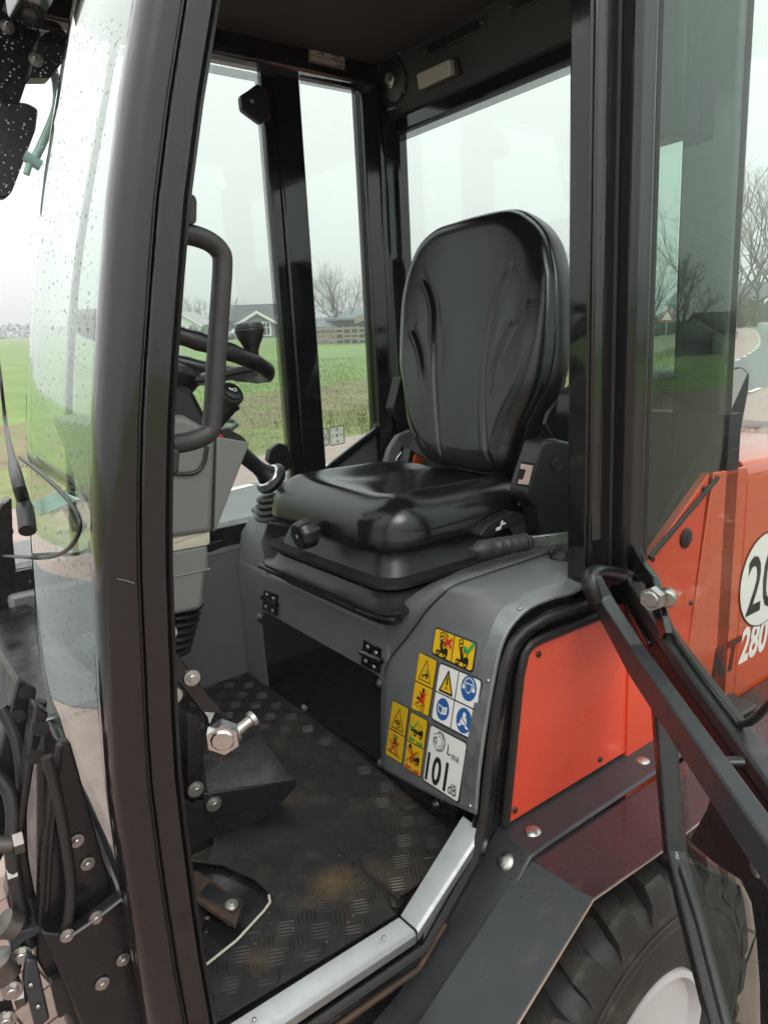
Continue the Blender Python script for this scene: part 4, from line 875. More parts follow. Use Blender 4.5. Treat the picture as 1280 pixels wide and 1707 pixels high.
# suspension: two moulded trays and bellows
def tray(name, x0, x1, y0, y1, z0, z1, flare, mt, r=.07):
    b = MB(); base = round_poly([V((x0,y0,0)),V((x0,y1,0)),V((x1,y1,0)),V((x1,y0,0))], r, 6); c = V(((x0+x1)/2,(y0+y1)/2,0)); rr = []
    for s_, z in ((.90,z0-.012),(1.0-flare*.3,z0),(1.0,z0+.004),(1.003,z0+.012),(1-flare*.6,z0+.016),(1-flare,z1)): rr.append([V((c.x+(p.x-c.x)*s_, c.y+(p.y-c.y)*s_, z)) for p in base])
    b.sweep(rr, mt); return b.build(name, seat, sharp=50)
tray('upper_tray', .812, 1.28, 1.095, 1.63, .464, .528, .2, DGREY)
tray('suspension_bellows', .855, 1.26, 1.14, 1.59, .44, .47, .03, RUBBER)
tray('lower_tray', .80, 1.28, 1.085, 1.64, .415, .452, .12, DGREY)
tray('base_plate', .835, 1.28, 1.12, 1.61, .378, .41, .02, BPLAS)
# release bar in front, weight knob, recliner lever
b = MB(); b.tube([U(*p, 0, .825) for p in ((434,943),(478,964),(536,990))]+[U(*p, 0, .818) for p in ((560,1003),(620,1026),(657,1034))]+[V((.87,1.13,.385))], .0058, BPLAS, 10); b.build('slide_bar', seat)
b = MB(); b.tube([U(*p, 0, .824) for p in ((434,943),(475,962))], .0078, BPLAS, 10); b.build('bar_grip', seat); b = MB(); b.tube([U(*p, 0, .816) for p in ((538,990),(592,1016))], .0078, BPLAS, 10); b.build('bar_grip', seat)
ka = V((-.9,.05,-.12)).normalized(); kc = U(499,894,0,.775)
b = MB(); R_ = .0315
def lobes(r, h, n=40): return [(kc+ka*h+(V((0,1,0))*math.cos(2*math.pi*i/n)+V((-.13,0,.99))*math.sin(2*math.pi*i/n))*r*(1+.035*math.cos(9*2*math.pi*i/n))) for i in range(n)]
b.sweep([lobes(R_*.8,-.034), lobes(R_,-.03), lobes(R_*1.03,-.012), lobes(R_*1.0,0), lobes(R_*.86,.005), lobes(.003,.0055)], BPLAS); kn = b.build('weight_knob', seat, sharp=45)
b = MB(); b.tube([kc-ka*.03, kc-ka*.085], .013, BPLAS, 12); b.build('knob_shaft', seat)
b = MB(); q = kc+ka*.0062; e1, e2 = V((0,-1,0)), V((-.13,0,.99)); b.add([q+e1*x*.001+e2*y*.001 for x, y in ((-3,4),(1,6),(4,3),(2,0),(2,-4),(-1,-4),(-1,-1),(-3,0))], [tuple(range(8))], WHITE); b.build('knob_mark', seat)
b = MB(); pts = [U(*p, 1, 1.075) for p in ((800,893),(812,876),(832,863),(858,853),(870,856),(876,868),(862,876),(840,882),(822,892),(806,896))]; b.prism(round_poly(pts, .004), (0,.03,0), DGREY); rl_ = b.build('recliner_lever', seat, .004)
b = MB(); b.add([U(*p, 1, 1.0735) for p in ((826,885),(834,883),(837,875),(843,874),(843,871),(838,871),(839,867),(835,869),(834,877),(827,880))], [tuple(range(10))], WHITE); b.build('lever_mark', seat)
# ---------- parking brake lever
hb0, hb1, hb2 = U(788,918,1,.985), U(882,903,1,.98), U(940,899,1,.975)
hx = (hb1-hb0).normalized(); b = MB()
prf = [(.006,-.006),(.0095,-.005),(.0095,.004),(.0135,.010),(.0185,.016),(.0195,.028)]+[(.0175+.0018*math.cos(i*1.9)+.001*(i%2), .034+i*.0022) for i in range(44)]+[(.0175,.135),(.015,.140)]
L_ = (hb1-hb0).length; prf = [(r*.95, h*L_/.14) for r, h in prf]
b.lathe(prf, hb0, hx, FOAM, 20); b.build('brake_lever_grip', loader, sharp=40)
b = MB(); b.bar([hb1-hx*.01+V((0,0,-.001)), hb2+V((.02,0,.0))], (0,1,0), .012, .026, STEEL); b.build('brake_lever', loader, .002)
b = MB(); b.lathe([(.03,0),(.03,.004),(.024,.010),(.022,.018),(.014,.022)], U(940,930,2,.508), (0,0,1), RUBBER, 20); b.build('brake_lever_boot', loader)
b = MB(); b.prism(round_poly([zs(*p, .509) for p in ((912,921),(950,908),(965,930),(950,940),(925,932))], .006), (0,0,.006), BPLAS); b.build('boot_flange', loader, .002)

# ---------- steering column
YC = 1.375
b = MB(); b.prism([(.33,1.25,.85),(.50,1.25,.845),(.556,1.25,.806),(.528,1.25,.622),(.38,1.25,.632)], (0,.25,0), LGREY); b.build('column_cover', loader, .012, seg=3)
b = MB(); b.prism([(.557,1.251,.800),(.622,1.251,.782),(.540,1.251,.635),(.532,1.251,.622)], (0,.248,0), LGREY); b.build('column_rear_cover', loader, .008, seg=3)
b = MB(); b.prism([(.36,1.262,.606),(.523,1.262,.602),(.519,1.262,.552),(.512,1.262,.545),(.496,1.262,.476),(.36,1.262,.482)], (0,.226,0), LGREY); b.build('column_lower_cover', loader, .012, seg=3)
b = MB(); b.prism([(.36,1.260,.557),(.5205,1.260,.553),(.519,1.260,.549),(.36,1.260,.553)], (0,.23,0), LGREY); b.build('cover_ledge', loader, .002)
rings = [];
for k, (z, g) in enumerate(((.632,.001),(.624,.004),(.612,.003),(.604,.002))):
    rings.append([V((.36,1.262-g,z)), V((.52+g,1.262-g,z-.004+.003*math.sin(k*2))), V((.525+g,1.268,z-.004)), V((.525+g,1.485,z-.004)), V((.36,1.488+g,z))])
b = MB(); b.sweep(rings, TAPE); b.prism([(.44,1.2565,.622),(.523,1.2565,.629),(.525,1.2565,.625),(.45,1.2565,.616)], (0,.002,0), TAPE); b.build('tape_band', loader, .001)
prf = []
for k in range(7): h = k*.0155; prf += [(.074-.001*k, h), (.088-.0022*k, h+.003), (.090-.0022*k, h+.007), (.088-.0022*k, h+.011), (.074-.001*k, h+.0145)]
b = MB(); b.lathe(prf, (.452,YC,.484), V((-.25,0,-1)), RUBBER, 32); b.lathe([(.082,-.012),(.084,0),(.08,.003)], (.452,YC,.484), V((-.25,0,-1)), DGREY, 32); b.build('column_bellows', loader, sharp=50)
b = MB(); b.tube([(.385,YC,.40),(.35,YC,.2),(.34,YC,.0)], .05, FRAMEM, 14); b.build('column_tube', loader)
# black shroud with switches on top
b = MB(); b.prism(round_poly([(.40,1.28,.84),(.47,1.28,.90),(.53,1.28,.895),(.56,1.28,.82),(.55,1.28,.80),(.42,1.28,.80)], .02), (0,.19,0), DGREY); b.build('column_shroud', loader, .012, seg=3)
b = MB(); q = [U(*p, 1, 1.30) for p in ((366,716),(380,714),(404,727),(413,737),(408,739),(388,736),(370,727))]; b.prism(round_poly(q, .004), (0,.07,0), BPLAS); b.build('switch_cap', loader, .003)
b = MB(); b.prism([U(*p, 1, 1.29) for p in ((362,721),(371,724),(374,731),(362,730))], (0,.02,0), REDP); b.build('red_switch', loader, .001)
b = MB(); ct = [U(*p, 1, 1.247) for p in ((345,744),(341,768),(330,785),(312,790),(285,789))]; b.tube(spline(ct, 14), .004, DGREY, 8); b.build('cover_rib', loader)
# horn stalk
sa, sb_ = U(338,716,1,1.30), U(382,668,1,1.27); sd_ = (sb_-sa).normalized()
b = MB(); b.lathe([(.0215,-.03),(.024,-.02),(.0235,.02),(.0225,(sb_-sa).length-.006),(.0245,(sb_-sa).length),(.0235,(sb_-sa).length+.004)], sa, sd_, BPLAS, 28); stk = b.build('control_stalk', loader)
fc = V((.22,-.75,.62)).normalized(); c = U(386,655,1,1.245)
b = MB(); b.lathe([(.0235,-.012),(.0245,0),(.0225,.003),(.0185,.0035),(.0185,.007),(.016,.0085),(.001,.009)], c, fc, BPLAS, 28); b.build('horn_button', stk)
e1 = V((1,.25,-.05)); e1 = (e1-fc*e1.dot(fc)).normalized(); e2 = fc.cross(e1); b = MB(); O2 = c+fc*.0098; X2 = lambda x, y: O2+e1*x*.001+e2*y*.001
b.tube([X2(*p) for p in ((-9,5),(-8,0),(-4,0),(-1,-3),(4,-3),(6,0),(4,3),(0,3),(-3,1),(-9,5))], .0009, WHITE, 5); b.build('horn_symbol', stk)

# ---------- steering wheel
wn = V((.342,0,.94)).normalized(); wc = V((.545,YC,.961)); wu = V((wn.z,0,-wn.x)); wv = V((0,1,0)); RWH = .178
wheel = link(bpy.data.objects.new('steering_wheel', None), loader)
rimp = []; 
for k in range(72): a = 2*math.pi*k/72; rimp.append(wc+(wu*math.cos(a)+wv*math.sin(a))*RWH)
b = MB(); b.tube(rimp, [.0152+.0014*max(0, math.cos(k/72*2*math.pi*18)) for k in range(72)], BPLAS, 16, closed=True); b.build('rim', wheel, sharp=60)
b = MB()
for a in (.45, 2.35, 3.9, 5.6):
    d = wu*math.cos(a)+wv*math.sin(a); b.bar(spline([wc-wn*.05+d*.03, wc-wn*.045+d*.07, wc-wn*.015+d*.13, wc+d*(RWH-.004)], 8), d.cross(wn), .038, .014, DGREY)
b.build('spoke', wheel, .004)
b = MB(); b.lathe([(.03,-.10),(.042,-.085),(.055,-.06),(.06,-.045),(.055,-.032),(.03,-.028)], wc, wn, DGREY, 28); b.build('hub', wheel)
b = MB(); b.tube([wc-wn*.09, wc-wn*.2], .03, DGREY, 16); b.build('steering_shaft', wheel)
kp = wc+(wu*math.cos(-1.05)+wv*math.sin(-1.05))*RWH; b = MB(); b.lathe([(.011,.008),(.012,.02),(.016,.03),(.0225,.042),(.0262,.054),(.0268,.0575),(.0262,.0585),(.0262,.060),(.0265,.0615),(.0235,.0685),(.012,.072),(.001,.0725)], kp, wn+V((-.38,.0,0)), BPLAS, 32); b.build('spinner_knob', wheel, sharp=35)

# ---------- joystick on the right console
jb, jt = V((.908,1.735,.505)), U(447,797,1,1.735); ja = (V((jt.x-.012,jt.y,jt.z))-jb).normalized()
joy = link(bpy.data.objects.new('joystick', None), loader)
jl = (jt-jb).length
b = MB(); b.prism(round_poly([zs(*p, .502) for p in ((418,852),(436,843),(476,864),(480,880),(452,876))], .01), (0,0,.008), DGREY); b.build('flange', joy, .003)
b = MB(); prf = []
for k in range(4): h = k*.0165; prf += [(.044-.005*k,h),(.048-.005*k,h+.004),(.047-.005*k,h+.009),(.038-.005*k,h+.0145)]
b.lathe(prf, jb, ja, RUBBER, 24); b.build('boot', joy, sharp=55)
ga = V((-.72,-.05,.69)).normalized(); gc = U(451,797,1,1.735)
b = MB(); b.lathe([(.020,-.03),(.026,-.022),(.040,-.016),(.0475,-.006),(.0475,.002),(.040,.007),(.036,.010)], gc, ga, DGREY, 28); b.build('skirt', joy, sharp=45)
b = MB(); b.lathe([(.034,.0095),(.037,.011),(.035,.014),(.030,.0155)], gc, ga, CHROME, 28); b.build('collar', joy)
b = MB(); b.lathe([(.031,.014),(.027,.022),(.022,.034),(.0195,.055),(.021,.09),(.023,.12),(.019,.135),(.001,.138)], gc, ga, BPLAS, 24); b.build('grip', joy, sharp=60)
b = MB(); b.tube([U(360,714,1,1.95+.08), U(384,716,1,2.03), U(394,708,1,2.04), U(388,701,1,2.05), U(362,700,1,2.05)], .0085, mat('grey_hose', (.22,.26,.28), .4), 10); b.build('grey_hose', loader, sharp=70)

# ---------- entry grab handle on the front pillar
gp = [U(*p, 1, .875) for p in ((296,388),(322,392),(348,402),(366,418),(371,440),(366,520),(360,610),(354,700),(346,722),(322,734),(286,741))]
b = MB(); b.tube(spline(gp, 60), .0125, FOAM, 14, sx=1, sy=1.0); b.build('grab_handle', loader, sharp=60)
b = MB(); b.prism(round_poly([U(*p, 1, .862) for p in ((305,322),(325,324),(329,334),(328,372),(300,376))], .005), (0,.03,0), FOAM); b.build('handle_foot', loader, .005)
b = MB(); b.prism(round_poly([U(*p, 1, .862) for p in ((276,750),(298,748),(301,756),(299,790),(276,792))], .005), (0,.03,0), FOAM); b.build('handle_foot', loader, .005)
# door striker: bent plate with a big hexagon nut and pin
q = [U(*p, 1, .85) for p in ((278,1072),(286,1078),(318,1120),(372,1190),(384,1215),(350,1222),(344,1196),(290,1130),(278,1112))]
b = MB(); b.prism(q, (0,.012,0), BLACK); stp = b.build('striker_plate', loader, .002)
na = V((.62,-.05,.12)).normalized(); nc = U(372,1228,1,.835)
hexa = V((.45,.78,.1)).normalized(); hb_ = hex_bolt_mesh('hex_nut', .0225, CHROME, False)
piece('hex_nut', hb_, stp, frame_at(nc+hexa*.012, -hexa, (0,0,1)))
b = MB(); pc = U(391,1222,1,.85); b.lathe([(.013,-.006),(.013,.003),(.0075,.004),(.0075,.026),(.0115,.027),(.0115,.033),(.009,.034)], pc, V((.78,.05,.25)), STEEL, 16); b.build('striker_pin', stp)
for px, py in ((320,1130),(290,1160),(281,1055)): piece('bolt', BOLT10, stp, frame_at(U(px,py,1,.848), (-.1,-1,.1)) @ Matrix.Scale(.7, 4))

# ---------- footwell: floor mat (lies loose), foot box with bracket, pedal
matt = machine_empty('floor_mat', (.5, 1.3, -.004), 'worn black ribbed rubber mat with a torn corner on the cab floor', 'floor mat')
MPX = ((402,1116),(520,1200),(636,1291),(742,1380),(756,1392),(741,1420),(700,1476),(668,1497),(661,1527),(560,1590),(440,1662),(370,1704),(300,1745),(250,1760),(305,1650),(340,1612),(395,1568),(449,1508),(449,1492),(425,1470),(372,1446),(310,1436),(250,1440),(250,1400),(250,1170),(330,1125))
MP = [zs(px, py, .004) for px, py in MPX]
b = MB(); b.prism(MP, (0,0,.005), MATM); b.build('mat_sheet', matt, .001)
b = MB(); b.tube([zs(*p, .012) for p in ((340,1612),(395,1568),(440,1519),(450,1505),(448,1493))], .0022, TAPE, 6); b.build('frayed_edge', matt)
b = MB(); tq = [zs(*p, .010) for p in ((590,1440),(648,1486),(662,1524))]; b.prism([zs(*p, .0095) for p in ((586,1432),(650,1484),(668,1505),(660,1527),(640,1492),(612,1462))], (0,0,.001), INK); b.build('tear', matt)
b = MB(); b.sweep([[zs(646,1484,.010), zs(662,1500,.010), zs(674,1494,.010)], [zs(650,1494,.016), zs(660,1504,.014), zs(672,1504,.011)], [zs(654,1508,.024), zs(660,1512,.020), zs(668,1512,.012)]], MATM, closed=False, caps=False); o = b.build('torn_flap', matt); so = o.modifiers.new('t', 'SOLIDIFY'); so.thickness = .004
spot(MATM, zs(556,1470,.01), .10, (.075,.05,.026), 70); spot(MATM, zs(470,1330,.01), .05, (.10,.075,.045)); spot(MATM, zs(430,1600,.01), .06, (.05,.038,.026)); spot(MATM, zs(330,1420,.01), .10, (.05,.043,.036))
WC1, WC2 = zs(530,1440,0), zs(470,1320,0)
# five-bar tread: hundreds of little ribs
poly2 = [(p.x, p.y) for p in MP]
def inpoly(x, y):
    c_ = False
    for (a, b_), (c, d) in zip(poly2, poly2[1:]+poly2[:1]):
        if (b_ > y) != (d > y) and x < a+(c-a)*(y-b_)/(d-b_): c_ = not c_
    return c_
rb = MB(); rnd = random.Random(2); PITCH = .041
for i in range(-10, 45):
    for j in range(10, 75):
        cx, cy = i*PITCH, j*PITCH; a0 = rad(62) if (i+j) % 2 else rad(-28)
        wear = math.sin(cx*9)*math.sin(cy*7+1)
        hz = .0018*max(.2, 1-.9*math.exp(-((x-WC1.x)**2+(y-WC1.y)**2)/.022)-.75*math.exp(-((x-WC2.x)**2+(y-WC2.y)**2)/.03))
        for q in range(5):
            o_ = (q-2)*.0072; ux, uy = math.cos(a0), math.sin(a0); x, y = cx-uy*o_, cy+ux*o_; hl = .0185*(1-.06*abs(q-2)); hw = .0021
            if not (inpoly(x+ux*hl, y+uy*hl) and inpoly(x-ux*hl, y-uy*hl)) or rnd.random() < .015: continue
            P = lambda s, t_, z: (x+ux*s-uy*t_, y+uy*s+ux*t_, z)
            rb.add([P(-hl,0,.0088), P(-hl*.3,-hw,.0088), P(hl*.3,-hw,.0088), P(hl,0,.0088), P(hl*.3,hw,.0088), P(-hl*.3,hw,.0088), P(-hl*.55,0,.009+hz), P(hl*.55,0,.009+hz)], [(0,1,6),(1,2,7,6),(2,3,7),(3,4,7),(4,5,6,7),(5,0,6)], MATM)
tag(rb.build('tread_ribs', matt, sharp=70), None, kind='stuff')
# a little dried mud on the mat
MUD = mat('dried_mud', (.11,.08,.05), .9, bump=(90,.5)); mb_ = MB()
for k in range(70):
    px, py = rnd.choice([(rnd.gauss(545,45), rnd.gauss(1470,30)), (rnd.gauss(470,70), rnd.gauss(1560,40)), (rnd.gauss(480,20), rnd.gauss(1325,10)), (rnd.uniform(400,720), 0)]); 
    if py == 0: py = 1116+(px-402)*.768+rnd.uniform(2, 8)
    p = zs(px, py, .010); s_ = rnd.uniform(.0008, .0028)
    if inpoly(p.x, p.y): mb_.lathe([(s_*.6,0),(s_,s_*.3),(s_*.5,s_*.7)], p, (0,0,1), MUD, 5)
tag(mb_.build('mud_crumbs', matt), None, kind='stuff')
# pedal in its opening
b = MB(); b.box((.20,.98,-.12), (.50,1.16,-.10), INK); b.build('pedal_well', loader)
b = MB(); b.prism([zs(*p, .03) for p in ((300,1448),(330,1452),(405,1500),(392,1540),(372,1528),(330,1500),(300,1490))], (0,0,-.012), RUST); pd = b.build('pedal', loader, .002)
b = MB(); b.prism([zs(*p, .034) for p in ((334,1488),(346,1472),(402,1500),(392,1524),(372,1512))], (0,0,-.003), BPLAS); b.build('pedal_pad', pd, .001)
piece('bolt', BOLT8, pd, frame_at(zs(386,1510,.035), (0,-.2,1)))
b = MB(); 
for k in range(5): b.lathe([(.022,0),(.026,.004),(.022,.008)], zs(325-k*2,1500+k*9,.005), (.3,-.3,1), RUBBER, 14)
b.build('pedal_boot', pd)
b = MB(); rnd9 = random.Random(8)
for k in range(60): p = zs(rnd9.uniform(315, 395), rnd9.uniform(1490, 1560), .0); s_ = rnd9.uniform(.002, .006); b.lathe([(s_*.7,0),(s_,s_*.4),(s_*.4,s_*.9)], p+V((0,0,rnd9.uniform(-.03,.004))), (.2,.1,1), MUD, 6)
tag(b.build('caked_mud', loader), None, kind='stuff')
# foot box: glossy cover held by an angle bracket
b = MB(); top = [zs(*p, .075) for p in ((338,1262),(352,1215),(410,1196),(489,1299),(346,1322))]; b.prism(top, (0,0,-.004), FRAMEM); fb2 = b.build('foot_box_cover', loader, .001)
b = MB(); b.prism([U(*p, 1, 1.16) for p in ((340,1324),(494,1301),(494,1312),(470,1340),(345,1366))], (0,.006,0), FRAMEM); b.build('foot_box_bracket', loader, .002)
b = MB(); b.prism([U(*p, 1, 1.2) for p in ((312,1190),(334,1195),(340,1335),(316,1338))], (0,.006,0), FRAMEM); b.build('foot_box_upright', loader, .002)
for px, py in ((326,1316),(356,1340)): piece('bolt', BOLT10, loader, frame_at(U(px,py,1,1.158), (0,-1,0)))
b = MB(); b.prism([U(*p, 1, 1.165) for p in ((296,1330),(345,1350),(470,1338),(440,1365),(380,1385),(330,1408),(300,1425),(285,1400))], (0,.01,0), FRAMEM); b.build('foot_box_base', loader, .001)
b = MB(); b.prism([U(*p, 1, 1.26) for p in ((285,1180),(312,1190),(318,1330),(295,1330))], (0,.25,0), FRAMEM); b.build('column_base', loader, .004)
b = MB(); b.prism([(.12,1.22,-.02),(.46,1.22,-.02),(.40,1.22,.2),(.30,1.22,.38),(.18,1.22,.38)], (0,.66,0), FRAMEM); b.build('front_console', loader, .01)

# ---------- step, mudguard, rear wheel
LE = [U(*p, 1, .765) for p in ((620,1790),(690,1707),(790,1545),(862,1412),(885,1392),(1072,1272))]+[V((1.6,.765,.085))]
LE = [V((p.x, p.y, min(p.z, .085))) for p in LE]
b = MB(); b.sweep([[V((p.x+.01,.822,p.z+.004)), V((p.x,.735,p.z)), V((p.x,.731,p.z-.006)), V((p.x+.012,.822,p.z-.006))] for p in LE], SLATE); stp2 = b.build('step_ledge', loader, .002)
for px, py in ((888,1390),(845,1438),(1072,1273)):
    i = min(range(len(LE)-1), key=lambda k: abs(LE[k].x-U(px,py,1,.77).x)); p = U(px, py, 1, .771)
    d_ = V((1,0,0)) if px > 870 else (LE[2]-LE[1]).normalized(); nn = d_.cross(V((0,1,0))); nn = nn if nn.z > 0 else -nn; piece('dome_bolt', DOME, stp2, frame_at(p+nn*.001, (nn+V((0,-.15,0)))))
ztop = .074
def fz(px, py): return zs(px, py, ztop)
b = MB(); FT = [fz(880,1428), fz(1100,1296), V((1.7,.738,ztop)), V((1.7,.60,ztop)), fz(1108,1416), fz(988,1499)]; b.prism(FT, (0,0,-.004), PURPLE); mg = b.build('mudguard_top', loader, .0012)
A, D_ = FT[0], FT[5]; dn = V((-.25,0,-.165))
FF = [A+V((-.001,0,0)), D_+V((-.001,0,0)), D_+dn*1.3, A+dn*1.3]
b = MB(); b.prism(FF, dn.cross(V((0,1,0))).normalized()*.004, SLATE); b.build('mudguard_front', loader, .0012)
b = MB(); b.tube([FT[4]+V((.7,0,-.002)), FT[4]+V((0,0,-.002)), D_+V((0,-.001,-.002)), FF[2]+V((0,-.001,-.002))], .0018, mat('bare_edge', (.3,.22,.17), .5, metal=.4), 6); b.build('mudguard_edge', loader)
for q in range(34):
    pass
# wheel: carcass, chunky lugs, rim
WC = V((.985,.575,-.335)); RT, RR, WY = .355, .152, .24
rw = link(bpy.data.objects.new('rear_wheel', None), loader)
b = MB(); b.lathe([(RR,.03),(RR+.012,.012),(RR+.035,.003),(RR+.09,.0),(RT-.055,.008),(RT-.03,.022),(RT-.018,.05),(RT-.016,WY-.05),(RT-.04,WY),(RR,WY-.02)], WC, (0,1,0), TYREM, 96); ty = b.build('tyre', rw, sharp=50)
lm = MB()
lm.sweep([[(-.032,.006,RT-.055),(.022,.006,RT-.055),(.028,.012,RT-.022),(-.026,.012,RT-.022)], [(-.030,.03,RT-.03),(.026,.03,RT-.03),(.022,.03,RT+.006),(-.024,.03,RT+.006)], [(.0,.12,RT-.03),(.055,.12,RT-.03),(.05,.12,RT+.008),(.006,.12,RT+.008)], [(.03,.165,RT-.03),(.072,.165,RT-.03),(.068,.165,RT+.006),(.036,.165,RT+.006)]], TYREM)
lme = lm.mesh('tread_lug', 30)
for k in range(22):
    a = k/22*2*math.pi; R_ = Matrix.Translation(WC) @ Matrix.Rotation(a, 4, 'Y'); piece('tread_lug', lme, rw, R_); piece('tread_lug', lme, rw, Matrix.Translation(WC+V((0,WY,0))) @ Matrix.Rotation(a+.14, 4, 'Y') @ Matrix.Scale(-1, 4, (0,1,0)))
b = MB(); b.lathe([(RR+.008,.028),(RR+.004,.012),(RR-.008,.010),(RR-.016,.03),(RR-.022,.08),(.12,.085),(.10,.07),(.06,.068),(.001,.07)], WC, (0,1,0), RIM, 64); b.build('rim', rw, sharp=30)
NUT = hex_bolt_mesh('wheel_nut', .013, STEEL, True)
for k in range(5): piece('wheel_nut', NUT, rw, Matrix.Translation(WC) @ Matrix.Rotation(k/5*2*math.pi+.5, 4, 'Y') @ frame_at((0,.069,.085), (0,-1,0)))
b = MB(); b.tube([WC+V((-.10,.07,.075)), WC+V((-.108,.04,.082))], .005, BPLAS, 8); b.build('valve_stem', rw)
for k in range(3):
    b = MB(); b.lathe([(RT-.075-k*.02,-.0008),(RT-.0735-k*.02,-.0022),(RT-.072-k*.02,-.0008)], WC+V((0,.0035,0)), (0,1,0), TYREM, 96, caps=False); b.build('sidewall_ring', rw)
# raised sidewall lettering, mostly worn
tv, tf = text_mesh('TYRE 26x12', .01); b = MB(); r_ = RT-.088
b.add([WC+V((-math.cos(1.0-x*.12/1.2)*0, 0, 0))+V((math.cos(2.35-x*.16)*(r_+y*.03-.012), -.0012, math.sin(2.35-x*.16)*(r_+y*.03-.012))) for x, y in tv], tf, TYREM) if False else None

# ---------- red bodywork behind the cab
HB = MB(); hp_ = [(1.462,.20),(1.405,.20)]
yz = [(.80,-.05),(.80,.60),(.803,.628),(.812,.645),(.83,.654),(.90,.675),(1.05,.69),(1.375,.70),(1.70,.69),(1.86,.675),(1.93,.655),(1.945,.63),(1.95,.60),(1.95,-.05)]
HB.sweep([[V((x+(.66-z)*k_*-.10+ (.0), y, z*(1-dz))) for y, z in yz] for x, k_, dz in ((1.625,0,0),(1.9,0,.01),(2.3,0,.05),(2.5,0,.14),(2.58,0,.3))], HOODM); HB.build('hood', loader, .004)
b = MB(); b.prism([V((1.478,.80,.646)), V((1.622,.80,.64)), V((1.622,.80,-.05)), V((1.36,.80,-.05)), V((1.405,.80,.25))], (0,.02,0), HOODM); b.build('hood_side_panel', loader, .002)
b = MB(); b.prism([U(1084,929,1,.801), U(1183,789,1,.801), U(1146,1080,1,.801), V((1.35,.801,-.05)), V((1.19,.801,-.05)), V((1.19,.801,.49))], (0,.02,0), REDD); qp = b.build('side_panel', loader, .002)
b = MB(); b.lathe([(.0215,0),(.0215,.002),(.017,.005),(.001,.006)], U(1143,897,1,.800), (0,-1,0), BPLAS, 28); b.build('lock_cap', qp)
for px, py in ((1172,814),(1151,1005),(1088,932)): piece('plug', SCREWB, qp, frame_at(U(px,py,1,.8005), (0,-1,0)))
b = MB(); b.prism([V((1.30,.835,.50)), V((1.53,.835,.50)), V((1.53,.835,.70)), V((1.46,.835,.66))], (0,.01,0), TRIMD); b.build('inner_trim', loader)
# speed disc and model lettering
cx = U(1274,962,1,.7985); b = MB(); b.lathe([(.119,0),(.119,.0008)], cx+V((0,0,-.005)), (0,-1,0), INK, 48); b.lathe([(.116,.0005),(.116,.0012)], cx+V((0,0,-.005)), (0,-1,0), WHITE, 48); sdk = b.build('speed_disc', loader, sharp=20)
def side_text(name, body, p, h_, mt, sx=1, bold=0, shear=0, parent=None):
    vs, fs = text_mesh(body, bold, shear); b = MB(); b.add([p+V((x*h_*sx, 0, y*h_)) for x, y in vs], fs, mt); return b.build(name, parent or loader)
side_text('digits', '20', cx+V((-.088,-.0018,-.078)), .205, INK, .74, .012, 0, sdk)
pr0 = U(1184,1136,1,.7985); side_text('model_letters', 'RT', pr0, .105, RTDARK, .92, .035, .22); pr1 = pr0+V((.126,0,.004)); side_text('model_digits', '280', pr1, .118, WHITE, .75, .035, .22)
# made-up block on the hood, standing in for a reflection in the door glass
b = MB(); pq = [U(*p, 1, .93) for p in ((1196,630),(1208,616),(1238,611),(1250,622),(1248,650),(1232,736),(1190,736))]; b.prism(round_poly(pq, .01), (.0,.25,0), TRIMD); cv = b.build('reflection_block', loader, .004)
b = MB(); b.prism(round_poly([U(*p, 1, .926) for p in ((1200,630),(1210,620),(1236,614),(1246,622),(1198,728),(1192,728))], .004), (0,.003,0), mat('pale_grey_reflection', (.36,.38,.38), .45)); b.build('reflection_block_face', cv)  # bright part of that reflection, painted as a pale face

# ---------- open door: a plane turned 49 degrees about the hinge
TH = rad(49); HG = V((1.19,.80,0)); DD = V((-math.cos(TH), -math.sin(TH), 0)); DN = V((-math.sin(TH), math.cos(TH), 0))
def D(px, py, off=0.0): return UPL(px, py, HG+DN*off, DN)
def DS(s, z, off=0): return HG+DD*s+DN*off+V((0,0,z))
door = link(bpy.data.objects.new('cab_door', None), loader)
b = MB(); b.bar([V((1.145,.785,.50)), V((1.145,.785,1.78))], (1,0,0), .058, .045, PILLAR); b.build('hinge_frame', door, .012, seg=3)
b = MB(); b.bar([V((1.183,.779,.46)), V((1.183,.779,1.78))], (1,0,0), .022, .022, RUBBER); b.build('frame_seal', door, .006)
PE = [D(1058,893), D(1082,955), D(1105,1010), D(1122,1053), D(1180,1135), D(1234,1204), D(1250,1200), D(1262,1192), D(1284,1168)]
pg = [DS(.0,.55)]+PE+[DS(.80,.70), DS(.86,.95), DS(.80,1.35), DS(.72,1.74), DS(.0,1.74)]
b = MB(); b.prism(pg, DN*.005, DOORG); b.build('upper_pane', door)
b = MB(); b.bar([p+V((0,0,-.004)) for p in PE]+[DS(.80,.70,0)], DN, .010, .009, RUBBER); b.build('pane_seal', door, .004)
RAILM = mat('brown_black_rail_paint', (.022, .016, .018), .5, spec=.3, dust=(20, .56, .85, (.05, .04, .04)), bump=(60, .1))
BEADM = mat('weathered_glazing_rubber', (.02, .023, .023), .5, dust=(26, .5, .8, (.06, .056, .05)), bump=(110, .4, .001))
RL = [D(1040,975), D(1062,1010), D(1100,1075), D(1170,1178), D(1240,1278)]; dr = (RL[-1]-RL[-2]).normalized(); RL.append(RL[-1]+dr*.25)
b = MB(); b.bar([p+V((0,0,-.012)) for p in RL], DN, .028, .060, RAILM); b.build('mid_rail', door, .005)
b = MB(); b.bar([p+V((0,0,.031)) for p in RL], DN, .032, .024, BEADM); b.build('glazing_bead', door, .004)
b = MB(); b.bar([RL[0]+DN*.012, RL[1]+DN*.012, RL[2]+DN*.012], DN, .02, .012, BLACK); b.build('rail_gusset', door, .003)
